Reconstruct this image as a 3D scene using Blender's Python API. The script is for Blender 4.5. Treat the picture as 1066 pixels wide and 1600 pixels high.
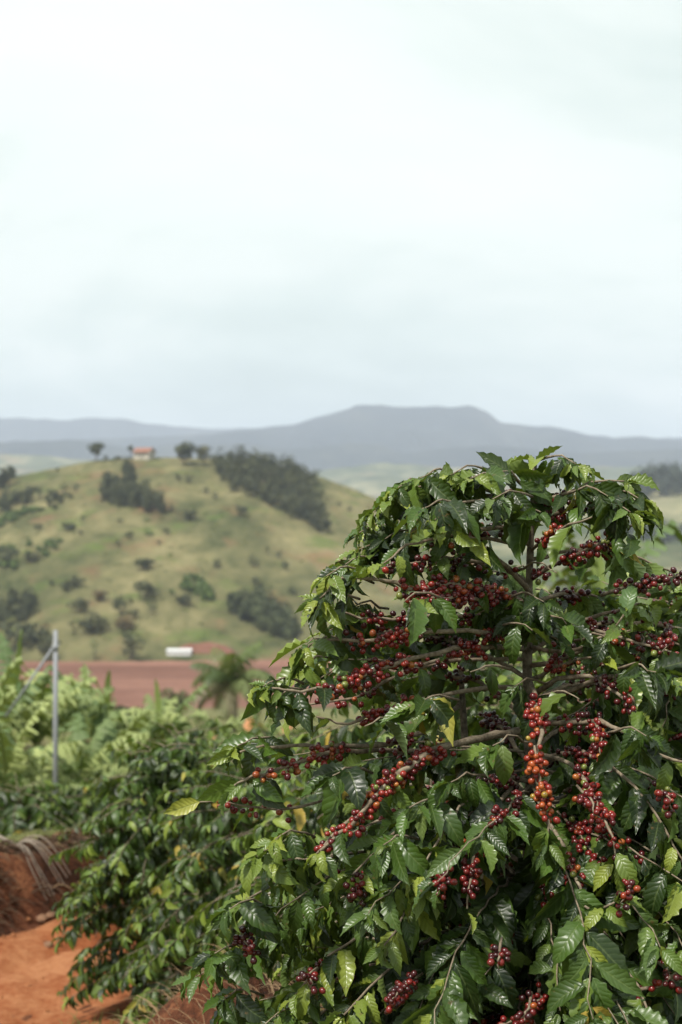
import bpy, math, random
import numpy as np
from mathutils import Vector, Matrix, noise
from mathutils.bvhtree import BVHTree

R = random.Random(7)
scene = bpy.context.scene
for o in list(bpy.data.objects):
    bpy.data.objects.remove(o)
COL = scene.collection

# ------------------------------------------------------------------ camera, sky, sun, exposure
CAMZ = 1.6
FPX = 2222.0                      # focal length in photograph pixels (50 mm on a 36 mm tall frame)
cam_data = bpy.data.cameras.new('camera')
cam = bpy.data.objects.new('camera', cam_data)
COL.objects.link(cam)
cam.location = (0, 0, CAMZ)
cam.rotation_euler = (math.radians(90), 0, 0)
cam_data.sensor_fit = 'VERTICAL'
cam_data.sensor_height = 36
cam_data.lens = 50
cam_data.clip_start = 0.05
cam_data.clip_end = 30000
cam_data.dof.use_dof = True
cam_data.dof.focus_distance = 2.85
cam_data.dof.aperture_fstop = 4.5
scene.camera = cam

SUN_EL, SUN_AZ = 58, -38          # azimuth from behind the camera, negative is towards the left
world = bpy.data.worlds.new('World')
scene.world = world
world.use_nodes = True
wn = world.node_tree
wn.nodes.clear()


def N(nt, t, **kw):
    n = nt.nodes.new(t)
    for k, v in kw.items():
        setattr(n, k, v)
    return n


def math_node(nt, op, a, b=None, clamp=False):
    n = N(nt, 'ShaderNodeMath', operation=op, use_clamp=clamp)
    for i, v in enumerate((a, b)):
        if v is None:
            continue
        if isinstance(v, (int, float)):
            n.inputs[i].default_value = v
        else:
            nt.links.new(v, n.inputs[i])
    return n.outputs[0]


def ramp(nt, fac, stops, interp='LINEAR'):
    n = N(nt, 'ShaderNodeValToRGB')
    n.color_ramp.interpolation = interp
    e = n.color_ramp.elements
    while len(e) > 1:
        e.remove(e[-1])
    e[0].position = stops[0][0]
    e[0].color = (*stops[0][1], 1)
    for p, c in stops[1:]:
        q = e.new(p)
        q.color = (*c, 1)
    nt.links.new(fac, n.inputs[0])
    return n.outputs[0]


def mix(nt, fac, a, b, mode='MIX'):
    n = N(nt, 'ShaderNodeMix', data_type='RGBA', blend_type=mode)
    for sock, v in ((n.inputs[0], fac), (n.inputs[6], a), (n.inputs[7], b)):
        if isinstance(v, (int, float)):
            sock.default_value = v
        elif isinstance(v, tuple):
            sock.default_value = (*v, 1)
        else:
            nt.links.new(v, sock)
    return n.outputs[2]


def tex_noise(nt, vec, scale, detail=4, rough=.55, dist=0.0):
    n = N(nt, 'ShaderNodeTexNoise')
    n.inputs['Scale'].default_value = scale
    n.inputs['Detail'].default_value = detail
    n.inputs['Roughness'].default_value = rough
    n.inputs['Distortion'].default_value = dist
    if vec is not None:
        nt.links.new(vec, n.inputs['Vector'])
    return n.outputs[0]


def vec_scale(nt, vec, s):
    n = N(nt, 'ShaderNodeVectorMath', operation='MULTIPLY')
    nt.links.new(vec, n.inputs[0])
    n.inputs[1].default_value = s
    return n.outputs[0]


# an overcast sky: a Nishita sky behind an even cloud deck whose thin and thick patches lie on a plane overhead
sky = N(wn, 'ShaderNodeTexSky', sky_type='NISHITA')
sky.sun_disc = False
sky.sun_elevation = math.radians(SUN_EL)
sky.sun_rotation = math.radians(180 - SUN_AZ)
sky.air_density = 1.5
sky.dust_density = 4.0
tc = N(wn, 'ShaderNodeTexCoord')
sep = N(wn, 'ShaderNodeSeparateXYZ')
wn.links.new(tc.outputs['Generated'], sep.inputs[0])
zz = math_node(wn, 'ADD', math_node(wn, 'MAXIMUM', sep.outputs[2], 0.0), 0.3)
cx = math_node(wn, 'DIVIDE', sep.outputs[0], zz)
cy = math_node(wn, 'DIVIDE', sep.outputs[1], zz)
comb = N(wn, 'ShaderNodeCombineXYZ')
wn.links.new(cx, comb.inputs[0])
wn.links.new(cy, comb.inputs[1])
comb.inputs[2].default_value = 3.1
n1 = tex_noise(wn, vec_scale(wn, comb.outputs[0], (0.9, 1.0, 1)), 0.95, 6, .55, .6)
n2 = tex_noise(wn, vec_scale(wn, comb.outputs[0], (0.8, 1.2, 1)), 2.1, 4, .5, .3)
cl = math_node(wn, 'ADD', math_node(wn, 'MULTIPLY', n1, .78), math_node(wn, 'MULTIPLY', n2, .22))
deck = ramp(wn, cl, [(.38, (.635, .735, .69)), (.47, (.80, .90, .85)), (.54, (.96, 1.03, .975)), (.64, (1.03, 1.08, 1.035))])
skyb = vec_scale(wn, sky.outputs[0], (.09, .09, .09))
total = mix(wn, 0.93, skyb, deck)
bg = N(wn, 'ShaderNodeBackground')
wn.links.new(total, bg.inputs[0])
bg.inputs[1].default_value = .475
wo = N(wn, 'ShaderNodeOutputWorld')
wn.links.new(bg.outputs[0], wo.inputs[0])

sun_d = bpy.data.lights.new('sun', 'SUN')
sun_d.energy = 2.8
sun_d.angle = math.radians(6)
sun_d.color = (1, .95, .87)
sun = bpy.data.objects.new('sun', sun_d)
COL.objects.link(sun)
el, az = math.radians(SUN_EL), math.radians(SUN_AZ)
to_sun = Vector((math.sin(az) * math.cos(el), -math.cos(az) * math.cos(el), math.sin(el)))
sun.rotation_euler = to_sun.to_track_quat('Z', 'Y').to_euler()
sun.location = (0, 0, 40)

vs = scene.view_settings
vs.view_transform = 'Standard'
vs.look = 'None'
vs.exposure = 1.2
vs.gamma = 1.0
vs.use_curve_mapping = False
scene.render.engine = 'CYCLES'
cy_ = scene.cycles
cy_.use_denoising = True
cy_.max_bounces = 8
cy_.transparent_max_bounces = 8
cy_.diffuse_bounces = 2
cy_.glossy_bounces = 3
cy_.transmission_bounces = 4
cy_.volume_bounces = 1
cy_.sample_clamp_indirect = 6


# ------------------------------------------------------------------ helpers
def P(px, py, d):
    """A world point d metres ahead whose direction is that of a photograph pixel."""
    return Vector(((px - 533) / FPX * d, d, CAMZ + (800 - py) / FPX * d))


def lerp(a, b, t):
    return a + (b - a) * t


def lerp3(a, b, t):
    return tuple(x + (y - x) * t for x, y in zip(a, b))


def smooth(a, b, x):
    t = min(1, max(0, (x - a) / (b - a)))
    return t * t * (3 - 2 * t)


def fbm(x, y, z=0.0, o=4):
    return noise.fractal(Vector((x, y, z)), 1.0, 2.0, o)


def link(o, parent=None):
    COL.objects.link(o)
    if parent is not None:
        o.parent = parent
    return o


def mesh_from(name, verts, faces, mat, smooth_shade=True, uvs=None, colors=None, cname='tint'):
    me = bpy.data.meshes.new(name)
    if isinstance(verts, np.ndarray):
        nv = len(verts)
        fl = np.asarray(faces, dtype=np.int32)
        k = fl.shape[1]
        me.vertices.add(nv)
        me.vertices.foreach_set('co', verts.astype(np.float32).ravel())
        me.loops.add(fl.size)
        me.loops.foreach_set('vertex_index', fl.ravel())
        me.polygons.add(len(fl))
        me.polygons.foreach_set('loop_start', np.arange(0, fl.size, k, dtype=np.int32))
        me.update(calc_edges=True)
    else:
        me.from_pydata([tuple(v) for v in verts], [], faces)
        me.update()
    if smooth_shade and len(me.polygons):
        me.polygons.foreach_set('use_smooth', np.ones(len(me.polygons), dtype=bool))
    if uvs is not None:
        ul = me.uv_layers.new(name='UVMap')
        vi = np.zeros(len(me.loops), dtype=np.int32)
        me.loops.foreach_get('vertex_index', vi)
        ul.data.foreach_set('uv', np.asarray(uvs, dtype=np.float32)[vi].ravel())
    if colors is not None:
        ca = me.color_attributes.new(cname, 'FLOAT_COLOR', 'POINT')
        c = np.asarray(colors, dtype=np.float32)
        if c.shape[1] == 3:
            c = np.concatenate([c, np.ones((len(c), 1), np.float32)], 1)
        ca.data.foreach_set('color', c.ravel())
    if mat:
        me.materials.append(mat)
    return me


def obj(name, me, parent=None):
    return link(bpy.data.objects.new(name, me), parent)


def empty(name, loc):
    o = bpy.data.objects.new(name, None)
    o.empty_display_size = .1
    o.location = loc
    return link(o)


def tag(o, label=None, cat=None, group=None, kind=None):
    for k, v in (('label', label), ('category', cat), ('group', group), ('kind', kind)):
        if v:
            o[k] = v
    return o


class MB:
    """Collects vertices and faces of one mesh."""
    def __init__(self):
        self.v, self.f = [], []

    def add(self, vs, fs):
        b = len(self.v)
        self.v += [Vector(v) for v in vs]
        self.f += [tuple(i + b for i in f) for f in fs]

    def tube(self, pts, radii, sides=6, cap=True):
        pts = [Vector(p) for p in pts]
        n = len(pts)
        vs, fs = [], []
        ref = Vector((0.31, .22, .92))
        for i, p in enumerate(pts):
            t = (pts[min(i + 1, n - 1)] - pts[max(i - 1, 0)]).normalized()
            a = t.cross(ref)
            if a.length < .05:
                a = t.cross(Vector((1, 0, 0)))
            a.normalize()
            b = t.cross(a)
            for k in range(sides):
                w = 2 * math.pi * k / sides
                vs.append(p + (a * math.cos(w) + b * math.sin(w)) * radii[i])
        for i in range(n - 1):
            for k in range(sides):
                k2 = (k + 1) % sides
                fs.append((i * sides + k, i * sides + k2, (i + 1) * sides + k2, (i + 1) * sides + k))
        if cap:
            fs.append(tuple(range(sides))[::-1])
            fs.append(tuple((n - 1) * sides + k for k in range(sides)))
        self.add(vs, fs)

    def box(self, lo, hi):
        x0, y0, z0 = lo
        x1, y1, z1 = hi
        self.add([(x0, y0, z0), (x1, y0, z0), (x1, y1, z0), (x0, y1, z0), (x0, y0, z1), (x1, y0, z1), (x1, y1, z1), (x0, y1, z1)],
                 [(0, 3, 2, 1), (4, 5, 6, 7), (0, 1, 5, 4), (1, 2, 6, 5), (2, 3, 7, 6), (3, 0, 4, 7)])

    def mesh(self, name, mat, smooth_shade=True):
        return mesh_from(name, self.v, self.f, mat, smooth_shade)


def spline(ctrl, n):
    """Catmull-Rom through the control points, n points."""
    c = [Vector(p) for p in ctrl]
    c = [c[0] * 2 - c[1]] + c + [c[-1] * 2 - c[-2]]
    segs = len(c) - 3
    out = []
    for i in range(n):
        u = i / (n - 1) * segs
        k = min(int(u), segs - 1)
        t = u - k
        p0, p1, p2, p3 = c[k:k + 4]
        out.append(.5 * ((2 * p1) + (p2 - p0) * t + (2 * p0 - 5 * p1 + 4 * p2 - p3) * t * t + (3 * p1 - p0 - 3 * p2 + p3) * t ** 3))
    return out


# ------------------------------------------------------------------ materials
MATS = {}


def new_mat(name):
    m = bpy.data.materials.new(name)
    m.use_nodes = True
    m.node_tree.nodes.clear()
    MATS[name] = m
    return m, m.node_tree


def principled(nt, color=None, rough=.7, spec=.3):
    b = N(nt, 'ShaderNodeBsdfPrincipled')
    if isinstance(color, tuple):
        b.inputs['Base Color'].default_value = (*color, 1)
    elif color is not None:
        nt.links.new(color, b.inputs['Base Color'])
    if isinstance(rough, (int, float)):
        b.inputs['Roughness'].default_value = rough
    else:
        nt.links.new(rough, b.inputs['Roughness'])
    b.inputs['Specular IOR Level'].default_value = spec
    return b


def out(nt, shader):
    o = N(nt, 'ShaderNodeOutputMaterial')
    nt.links.new(shader, o.inputs[0])


def bump(nt, h, strength, dist=.01):
    b = N(nt, 'ShaderNodeBump')
    b.inputs['Strength'].default_value = strength
    b.inputs['Distance'].default_value = dist
    nt.links.new(h, b.inputs['Height'])
    return b.outputs[0]


def position(nt):
    return N(nt, 'ShaderNodeNewGeometry').outputs['Position']


def tint_source(nt, joined):
    if joined:
        a = N(nt, 'ShaderNodeAttribute')
        a.attribute_name = 'tint'
        return a.outputs['Color']
    return N(nt, 'ShaderNodeObjectInfo').outputs['Color']


def mat_leaf(name, joined, veins=9.0, trans=.17, rough=.35, spec=.38, fine=True):
    m, nt = new_mat(name)
    L = nt.links
    tint = tint_source(nt, joined)
    uv = N(nt, 'ShaderNodeUVMap')
    s = N(nt, 'ShaderNodeSeparateXYZ')
    L.new(uv.outputs[0], s.inputs[0])
    ax = math_node(nt, 'ABSOLUTE', math_node(nt, 'SUBTRACT', s.outputs[0], .5))
    mid = math_node(nt, 'SUBTRACT', 1.0, math_node(nt, 'MULTIPLY', ax, 16.0), True)
    ph = math_node(nt, 'MULTIPLY', math_node(nt, 'SUBTRACT', s.outputs[1], math_node(nt, 'MULTIPLY', ax, .34)), veins * 2 * math.pi)
    wave = math_node(nt, 'COSINE', ph)
    vein = math_node(nt, 'POWER', math_node(nt, 'MAXIMUM', wave, 0.0), 14.0)
    ns = tex_noise(nt, position(nt), 38.0, 3, .6)
    col = mix(nt, math_node(nt, 'MULTIPLY', math_node(nt, 'MAXIMUM', mid, math_node(nt, 'MULTIPLY', vein, .3)), .4), tint, (.17, .22, .07))
    col = mix(nt, math_node(nt, 'MULTIPLY', ns, .55), col, mix(nt, .5, tint, (.02, .035, .012)), 'MIX')
    spot = tex_noise(nt, position(nt), 95.0, 2, .5)
    patch = tex_noise(nt, position(nt), 9.0, 2, .5)
    sp_ = math_node(nt, 'MULTIPLY', ramp(nt, spot, [(.66, (0, 0, 0)), (.70, (1, 1, 1))]), ramp(nt, patch, [(.48, (0, 0, 0)), (.6, (1, 1, 1))]))
    col = mix(nt, math_node(nt, 'MULTIPLY', sp_, .8), col, (.09, .055, .02))
    dust = ramp(nt, tex_noise(nt, position(nt), 14.0, 4, .6), [(.45, (0, 0, 0)), (.75, (1, 1, 1))])
    col = mix(nt, math_node(nt, 'MULTIPLY', dust, .06), col, (.12, .13, .07))
    geo = N(nt, 'ShaderNodeNewGeometry')
    under = mix(nt, .32, col, (.13, .19, .075))
    col2 = mix(nt, geo.outputs['Backfacing'], col, under)
    hgt = math_node(nt, 'SUBTRACT', math_node(nt, 'ABSOLUTE', math_node(nt, 'SINE', math_node(nt, 'MULTIPLY', ph, .5))), math_node(nt, 'MULTIPLY', mid, .8))
    b = principled(nt, col2, rough, spec)
    rr = math_node(nt, 'ADD', math_node(nt, 'MULTIPLY', geo.outputs['Backfacing'], .25), math_node(nt, 'ADD', rough - .1, math_node(nt, 'MULTIPLY', ns, .22)))
    L.new(rr, b.inputs['Roughness'])
    if fine:
        bp = bump(nt, hgt, .28, .0024)
        L.new(bp, b.inputs['Normal'])
    tr = N(nt, 'ShaderNodeBsdfTranslucent')
    tcol = mix(nt, .55, col, (.30, .42, .03), 'MIX')
    L.new(tcol, tr.inputs[0])
    ms = N(nt, 'ShaderNodeMixShader')
    ms.inputs[0].default_value = trans
    L.new(b.outputs[0], ms.inputs[1])
    L.new(tr.outputs[0], ms.inputs[2])
    out(nt, ms.outputs[0])
    return m


def mat_berry(name, joined):
    m, nt = new_mat(name)
    tint = tint_source(nt, joined)
    a = N(nt, 'ShaderNodeAttribute')
    a.attribute_name = 'calyx'
    ns = tex_noise(nt, position(nt), 70.0, 2)
    col = mix(nt, math_node(nt, 'MULTIPLY', ns, .5), tint, mix(nt, .5, tint, (.05, .004, .006)))
    col = mix(nt, a.outputs['Fac'], col, (.05, .03, .02))
    b = principled(nt, col, .28, .5)
    b.inputs['Subsurface Weight'].default_value = .0
    out(nt, b.outputs[0])
    return m


def mat_bark(name, c1, c2, scale=60.0, rough=.85):
    m, nt = new_mat(name)
    p = position(nt)
    n = tex_noise(nt, p, scale, 5, .65)
    n2 = tex_noise(nt, p, scale * .22, 3)
    col = mix(nt, ramp(nt, n, [(.35, (0, 0, 0)), (.65, (1, 1, 1))]), c1, c2)
    col = mix(nt, math_node(nt, 'MULTIPLY', n2, .5), col, lerp3(c1, (0.02, .02, .015), .5))
    b = principled(nt, col, rough, .2)
    nt.links.new(bump(nt, n, .6, .004), b.inputs['Normal'])
    out(nt, b.outputs[0])
    return m


def mat_crown(name, c1, c2, scale, trans=.15):
    """Foliage too far off to show leaves: colour varies from clump to clump."""
    m, nt = new_mat(name)
    p = position(nt)
    n = tex_noise(nt, p, scale, 3, .6)
    oi = N(nt, 'ShaderNodeObjectInfo')
    col = mix(nt, ramp(nt, n, [(.36, (0, 0, 0)), (.66, (1, 1, 1))]), c1, c2)
    col = mix(nt, .55, col, mix(nt, 1.0, col, oi.outputs['Color'], 'MULTIPLY'))
    b = principled(nt, col, .65, .25)
    tr = N(nt, 'ShaderNodeBsdfTranslucent')
    nt.links.new(col, tr.inputs[0])
    ms = N(nt, 'ShaderNodeMixShader')
    ms.inputs[0].default_value = trans
    nt.links.new(b.outputs[0], ms.inputs[1])
    nt.links.new(tr.outputs[0], ms.inputs[2])
    out(nt, ms.outputs[0])
    return m


def mat_plain(name, color, rough=.7, spec=.3, var=.2, scale=3.0):
    m, nt = new_mat(name)
    n = tex_noise(nt, position(nt), scale, 4, .6)
    col = mix(nt, math_node(nt, 'MULTIPLY', n, var * 2), color, lerp3(color, (.02, .02, .02), .6))
    b = principled(nt, col, rough, spec)
    nt.links.new(bump(nt, n, .3, .01), b.inputs['Normal'])
    out(nt, b.outputs[0])
    return m


def mat_soil(name, dark, mid_c, light, scale=2.2, attr=None, grass=None, stretch=None):
    m, nt = new_mat(name)
    p = position(nt)
    if stretch:
        p = vec_scale(nt, p, stretch)
    big = tex_noise(nt, p, scale * .45, 5, .6, .4)
    fin = tex_noise(nt, p, scale * 9, 6, .7)
    gr = tex_noise(nt, p, scale * 42, 3, .6)
    f = math_node(nt, 'ADD', math_node(nt, 'MULTIPLY', big, .6), math_node(nt, 'MULTIPLY', fin, .4))
    col = ramp(nt, f, [(.37, dark), (.5, mid_c), (.63, light)])
    peb = ramp(nt, gr, [(.30, (1, 1, 1)), (.36, (0, 0, 0))])
    col = mix(nt, math_node(nt, 'MULTIPLY', peb, .5), col, lerp3(dark, (.02, .01, .01), .5))
    if attr:
        a = N(nt, 'ShaderNodeAttribute')
        a.attribute_name = attr
        gcol = ramp(nt, f, [(.3, grass[0]), (.5, grass[1]), (.7, grass[2])])
        thr = math_node(nt, 'ADD', a.outputs['Fac'], math_node(nt, 'MULTIPLY', math_node(nt, 'SUBTRACT', fin, .5), .8))
        k = ramp(nt, thr, [(.42, (0, 0, 0)), (.58, (1, 1, 1))])
        col = mix(nt, k, gcol, col)
    h = math_node(nt, 'ADD', math_node(nt, 'MULTIPLY', fin, .7), math_node(nt, 'MULTIPLY', gr, .3))
    b = principled(nt, col, .92, .12)
    nt.links.new(bump(nt, h, .7, .03), b.inputs['Normal'])
    out(nt, b.outputs[0])
    return m


def mat_pasture(name, stops, scale, patch=None, green=None, fine=6.0):
    m, nt = new_mat(name)
    p = position(nt)
    v = vec_scale(nt, p, (1, .55, 1.6))
    big = tex_noise(nt, v, scale, 5, .62, .6)
    fin = tex_noise(nt, v, scale * fine, 5, .65)
    f = math_node(nt, 'ADD', math_node(nt, 'MULTIPLY', big, .62), math_node(nt, 'MULTIPLY', fin, .38))
    col = ramp(nt, f, stops)
    if patch:
        n3 = tex_noise(nt, vec_scale(nt, p, (1.3, .9, 2)), scale * 1.7, 4, .6)
        col = mix(nt, math_node(nt, 'MULTIPLY', ramp(nt, n3, [(.55, (0, 0, 0)), (.7, (1, 1, 1))]), .6), col, patch)
    if green:
        n4 = tex_noise(nt, vec_scale(nt, p, (.9, 1.1, 1.5)), scale * 2.6, 4, .62)
        col = mix(nt, math_node(nt, 'MULTIPLY', ramp(nt, n4, [(.55, (0, 0, 0)), (.68, (1, 1, 1))]), .7), col, green)
    b = principled(nt, col, .95, .05)
    out(nt, b.outputs[0])
    return m


mat_leaf('coffee_leaf', False)
mat_leaf('coffee_leaf_joined', True)
mat_berry('coffee_cherry', False)
mat_berry('coffee_cherry_joined', True)
mat_bark('coffee_bark', (.13, .095, .065), (.30, .25, .18), 90)
mat_bark('coffee_trunk', (.07, .055, .04), (.26, .22, .16), 55)
mat_leaf('banana_leaf', False, veins=26, trans=.18, rough=.4, spec=.5, fine=False)
mat_bark('banana_stem', (.16, .17, .06), (.34, .27, .14), 9)
mat_bark('palm_trunk', (.10, .08, .06), (.20, .17, .13), 6)
mat_leaf('palm_leaf', False, veins=3, trans=.2, rough=.5, spec=.3, fine=False)
mat_soil('red_soil', (.022, .011, .007), (.095, .034, .017), (.25, .105, .05), 4.2, 'soil',
         ((.05, .06, .02), (.12, .12, .045), (.22, .19, .09)))
mat_soil('road_soil', (.09, .026, .010), (.20, .062, .023), (.31, .135, .062), 1.9)
mat_soil('field_soil', (.10, .046, .032), (.155, .074, .052), (.235, .122, .088), .09, stretch=(.22, 1, 1))
mat_soil('mound_soil', (.30, .13, .06), (.42, .2, .1), (.5, .27, .15), 1.0)
mat_pasture('hill_pasture', [(.36, (.032, .042, .016)), (.45, (.076, .078, .034)), (.54, (.125, .116, .054)), (.64, (.195, .17, .085))], .021,
            (.17, .085, .05), (.075, .11, .025))
mat_pasture('valley_pasture', [(.32, (.10, .11, .04)), (.5, (.20, .19, .085)), (.68, (.30, .25, .13))], .006, (.25, .13, .08), (.07, .11, .03))
mat_pasture('far_pasture', [(.38, (.035, .05, .022)), (.50, (.09, .10, .05)), (.64, (.24, .22, .13))], .0042, (.26, .18, .11), (.03, .05, .02))
mat_pasture('mountain_forest', [(.40, (.008, .013, .016)), (.52, (.017, .022, .022)), (.68, (.05, .052, .042))], .0022)
mat_crown('hill_foliage', (.022, .030, .013), (.095, .105, .045), .16)
mat_crown('hill_foliage_light', (.05, .085, .02), (.12, .17, .045), .55)
mat_crown('far_wood_foliage', (.02, .03, .018), (.05, .065, .035), .1)
mat_plain('concrete', (.27, .28, .30), .85, .2, .2, 4)
mat_plain('white_plaster', (.46, .42, .35), .8, .2, .1, .8)
mat_plain('roof_tile', (.26, .125, .085), .8, .2, .25, 1.2)
mat_plain('dark_opening', (.03, .028, .028), .5, .3, .1, 2)
mat_plain('white_sheet', (.62, .62, .62), .5, .4, .05, .6)
mat_plain('dry_frond', (.24, .20, .16), .85, .2, .3, 14)
mat_plain('dry_grass', (.27, .18, .10), .9, .1, .4, 12)
mat_plain('root_mat', (.075, .045, .028), .95, .05, .4, 10)
mat_plain('green_grass', (.12, .15, .04), .8, .2, .35, 9)
mat_plain('stone', (.22, .12, .07), .9, .2, .3, 20)


# ------------------------------------------------------------------ terrain
_ZB = [(-400, -.9), (-4, -.9), (8.6, -.9), (12, -1.25), (25, -3.55), (80, -10.4), (200, -27.2), (344, -46.6), (12000, -47)]


def zbase(y):
    for (a, za), (b, zb_) in zip(_ZB, _ZB[1:]):
        if y <= b:
            return lerp(za, zb_, (y - a) / (b - a)) if y > a else za
    return -47


def road_s(x, y):
    return (x + 2.0) * .8 - (y - 8.36) * .6


def H(x, y):
    z = zbase(y)
    if y < 60 and abs(x) < 60:
        s = road_s(x, y)
        s += .10 * fbm(x * .9, y * .9, 3.3, 2)
        k = 1 - smooth(14, 45, y)
        z += k * (.95 * smooth(1.9, 4.1, s) + .41 * smooth(.02, -.30, s) * (1 - smooth(-.75, -2.0, s)))
        z += (.2 + .1 * fbm(x * 4, y * 4, 8, 3)) * math.exp(-((x + .44) / .26) ** 2 - ((y - 4.5) / .4) ** 2)
        if y < 16:
            rough_ = smooth(1.45, 1.9, s) + smooth(.05, -.1, s)
            z += .085 * rough_ * fbm(x * 2.9, y * 2.9, 1.0, 4) + .035 * rough_ * fbm(x * 9, y * 9, 5.0, 3)
            if 0 < s < 1.7:
                z += .018 * fbm(x * 1.7, y * 1.7, 9, 3) - .09 * math.exp(-((s - .45) / .13) ** 2) - .06 * math.exp(-((s - 1.25) / .15) ** 2)
        else:
            z += .15 * fbm(x * .3, y * .3, 2, 3)
    elif y < 340:
        z += .5 * fbm(x * .04, y * .04, 2, 3)
    return z


def axis(fine_lo, fine_hi, step, lo, hi, ratio):
    a = list(np.arange(fine_lo, fine_hi, step))
    s, v = step, fine_hi
    up = []
    while v < hi:
        up.append(v)
        s *= ratio
        v += s
    up.append(hi)
    s, v = step, fine_lo
    dn = []
    while v > lo:
        s *= ratio
        v -= s
        dn.append(max(v, lo))
    return dn[::-1] + a + up


def grid_mesh(name, xs, ys, fn, mat, attr=None, attr_name='soil'):
    nx, ny = len(xs), len(ys)
    v = np.array([(x, y, fn(x, y)) for y in ys for x in xs], dtype=np.float32)
    i = np.arange((ny - 1) * nx).reshape(ny - 1, nx)[:, :-1].ravel()
    f = np.stack([i, i + 1, i + nx + 1, i + nx], 1)
    c = None
    if attr:
        c = np.array([(a, a, a) for y in ys for x in xs for a in (attr(x, y),)], dtype=np.float32)
    return mesh_from(name, v, f, mat, True, None, c, attr_name)


def soilness(x, y):
    if y > 40 or abs(x) > 40:
        return .15
    s = road_s(x, y)
    a = smooth(-.75, -.35, s) * (1 - smooth(3.6, 4.3, s))
    return a * (1 - smooth(14, 30, y)) + .12


xs = axis(-5.0, 1.2, .06, -5200, 5200, 1.16)
ys = axis(3.2, 11.5, .06, -380, 10600, 1.13)
ground = obj('ground', grid_mesh('ground', xs, ys, H, MATS['red_soil'], soilness))
tag(ground, 'sloping red earth and rough grass of the farm falling to the valley', None, None, 'structure')

# the dirt road: a sheet laid on the ground, ruts and all
rv, rf = [], []
NU, NS = 150, 44
for i in range(NU):
    u = lerp(-7, 5.5, i / (NU - 1))
    for j in range(NS):
        s = lerp(.0, 1.72, j / (NS - 1)) + .05 * math.sin(u * 1.7) * (1 if j in (0, NS - 1) else 0)
        x, y = -2.0 + .6 * u + .8 * s, 8.36 + .8 * u - .6 * s
        z = H(x, y) + .012 + .022 * fbm(x * 5, y * 5, 2.2, 4) + .045 * max(0, fbm(x * 1.3, y * 2.2, 4, 3))
        if j in (0, NS - 1):
            z -= .03
        rv.append((x, y, z))
for i in range(NU - 1):
    for j in range(NS - 1):
        a = i * NS + j
        rf.append((a, a + 1, a + NS + 1, a + NS))
road = obj('dirt_road', mesh_from('dirt_road', rv, [f[::-1] for f in rf], MATS['road_soil']))
tag(road, 'rutted orange dirt road bending behind the coffee bushes', None, None, 'structure')

# ---- the hill
HD = 700.0
RIDGE = [(-900, 850), (-500, 800), (-300, 772), (-100, 757), (0, 748), (60, 736), (150, 718), (230, 713), (300, 715), (400, 720), (460, 733), (500, 744),
         (560, 766), (600, 784), (700, 838), (800, 893), (930, 950), (1150, 960)]
_rpx = [p for p, _ in RIDGE]
_rpy = [q for _, q in RIDGE]


def ridge_z(x, d=HD):
    px = x / d * FPX + 533
    return CAMZ + (800 - float(np.interp(px, _rpx, _rpy))) / FPX * d


def hill_z(x, y):
    y0 = 466 + 12 * math.sin(x * .02)
    t = (y - y0) / (HD - y0)
    rz = ridge_z(x)
    base = -46.2
    if t <= 0:
        return base - .4 + .02 * (y - y0)
    if t > 1:
        return base + (rz - base) * max(0, 1 - (t - 1) * 1.5 - .1 * (t - 1)) - 1
    p = .72 * t + .28 * t * t * (3 - 2 * t)
    w = 4 * p * (1 - p)
    return base + (rz - base) * p + w * (5.5 * fbm(x / 75 + .5 * t, y / 190, 6.6, 3) + 1.2 * fbm(x / 18, y / 40, 1.6, 3)) + .25 * fbm(x / 5, y / 8, 3, 2)


hxs = list(np.linspace(-420, 190, 240))
hys = list(np.linspace(440, 990, 150))
hill = obj('hill', grid_mesh('hill', hxs, hys, hill_z, MATS['hill_pasture']))
tag(hill, 'dry grassy hill dotted with dark bushes', None, None, 'structure')

# ---- the ploughed field at its foot
fv, ff = [], []
FX, FY = 90, 70
for j in range(FY):
    t_ = j / (FY - 1)
    for i in range(FX):
        x = lerp(-300, 140, i / (FX - 1))
        y = lerp(350 + 5 * math.sin(x * .045) + 4 * fbm(x * .03, 1, 1, 2), 459 + 7 * fbm(x * .02, 3, 2, 3) + x * .02, t_)
        e = 0
        fv.append((x, y + e, H(x, y) + .45 + .12 * math.sin(j * 2.1) + .1 * fbm(x * .2, y * .2, 1, 2)))
for j in range(FY - 1):
    for i in range(FX - 1):
        a = j * FX + i
        ff.append((a, a + 1, a + FX + 1, a + FX))
tag(obj('ploughed_field', mesh_from('ploughed_field', fv, ff, MATS['field_soil'])), 'bare ploughed red field at the foot of the hill', None, None, 'structure')


# ---- ranges farther off
def ridge_mesh(name, d, table, half, base, depth, mat, rough_amp, seed, nx=220, ny=60, back=1.0, label=''):
    px = [p for p, _ in table]
    py = [q for _, q in table]

    def fn(x, y):
        t = (y - (d - depth)) / depth
        q = x / d * FPX + 533
        rz = CAMZ + (800 - float(np.interp(q, px, py)) + 3.6 * fbm(q / 60.0, seed, 1.0, 5)) / FPX * d
        h = rz - base
        if t > 1:
            return base + h * max(0, 1 - (t - 1) * back)
        t = max(0, t)
        p = t ** 1.25
        w = 4 * p * (1 - p) + .12
        gul = abs(fbm(x / (depth * .16), y / (depth * .5), seed, 4))
        return base + h * p + w * rough_amp * h * (fbm(x / (depth * .4), y / (depth * .4), seed + 3, 4) * .6 - gul * .5)
    m = grid_mesh(name, list(np.linspace(-half, half, nx)), list(np.linspace(d - depth, d + depth * .6, ny)), fn, mat)
    o = obj(name, m)
    tag(o, label, None, None, 'structure')
    return o, fn


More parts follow.
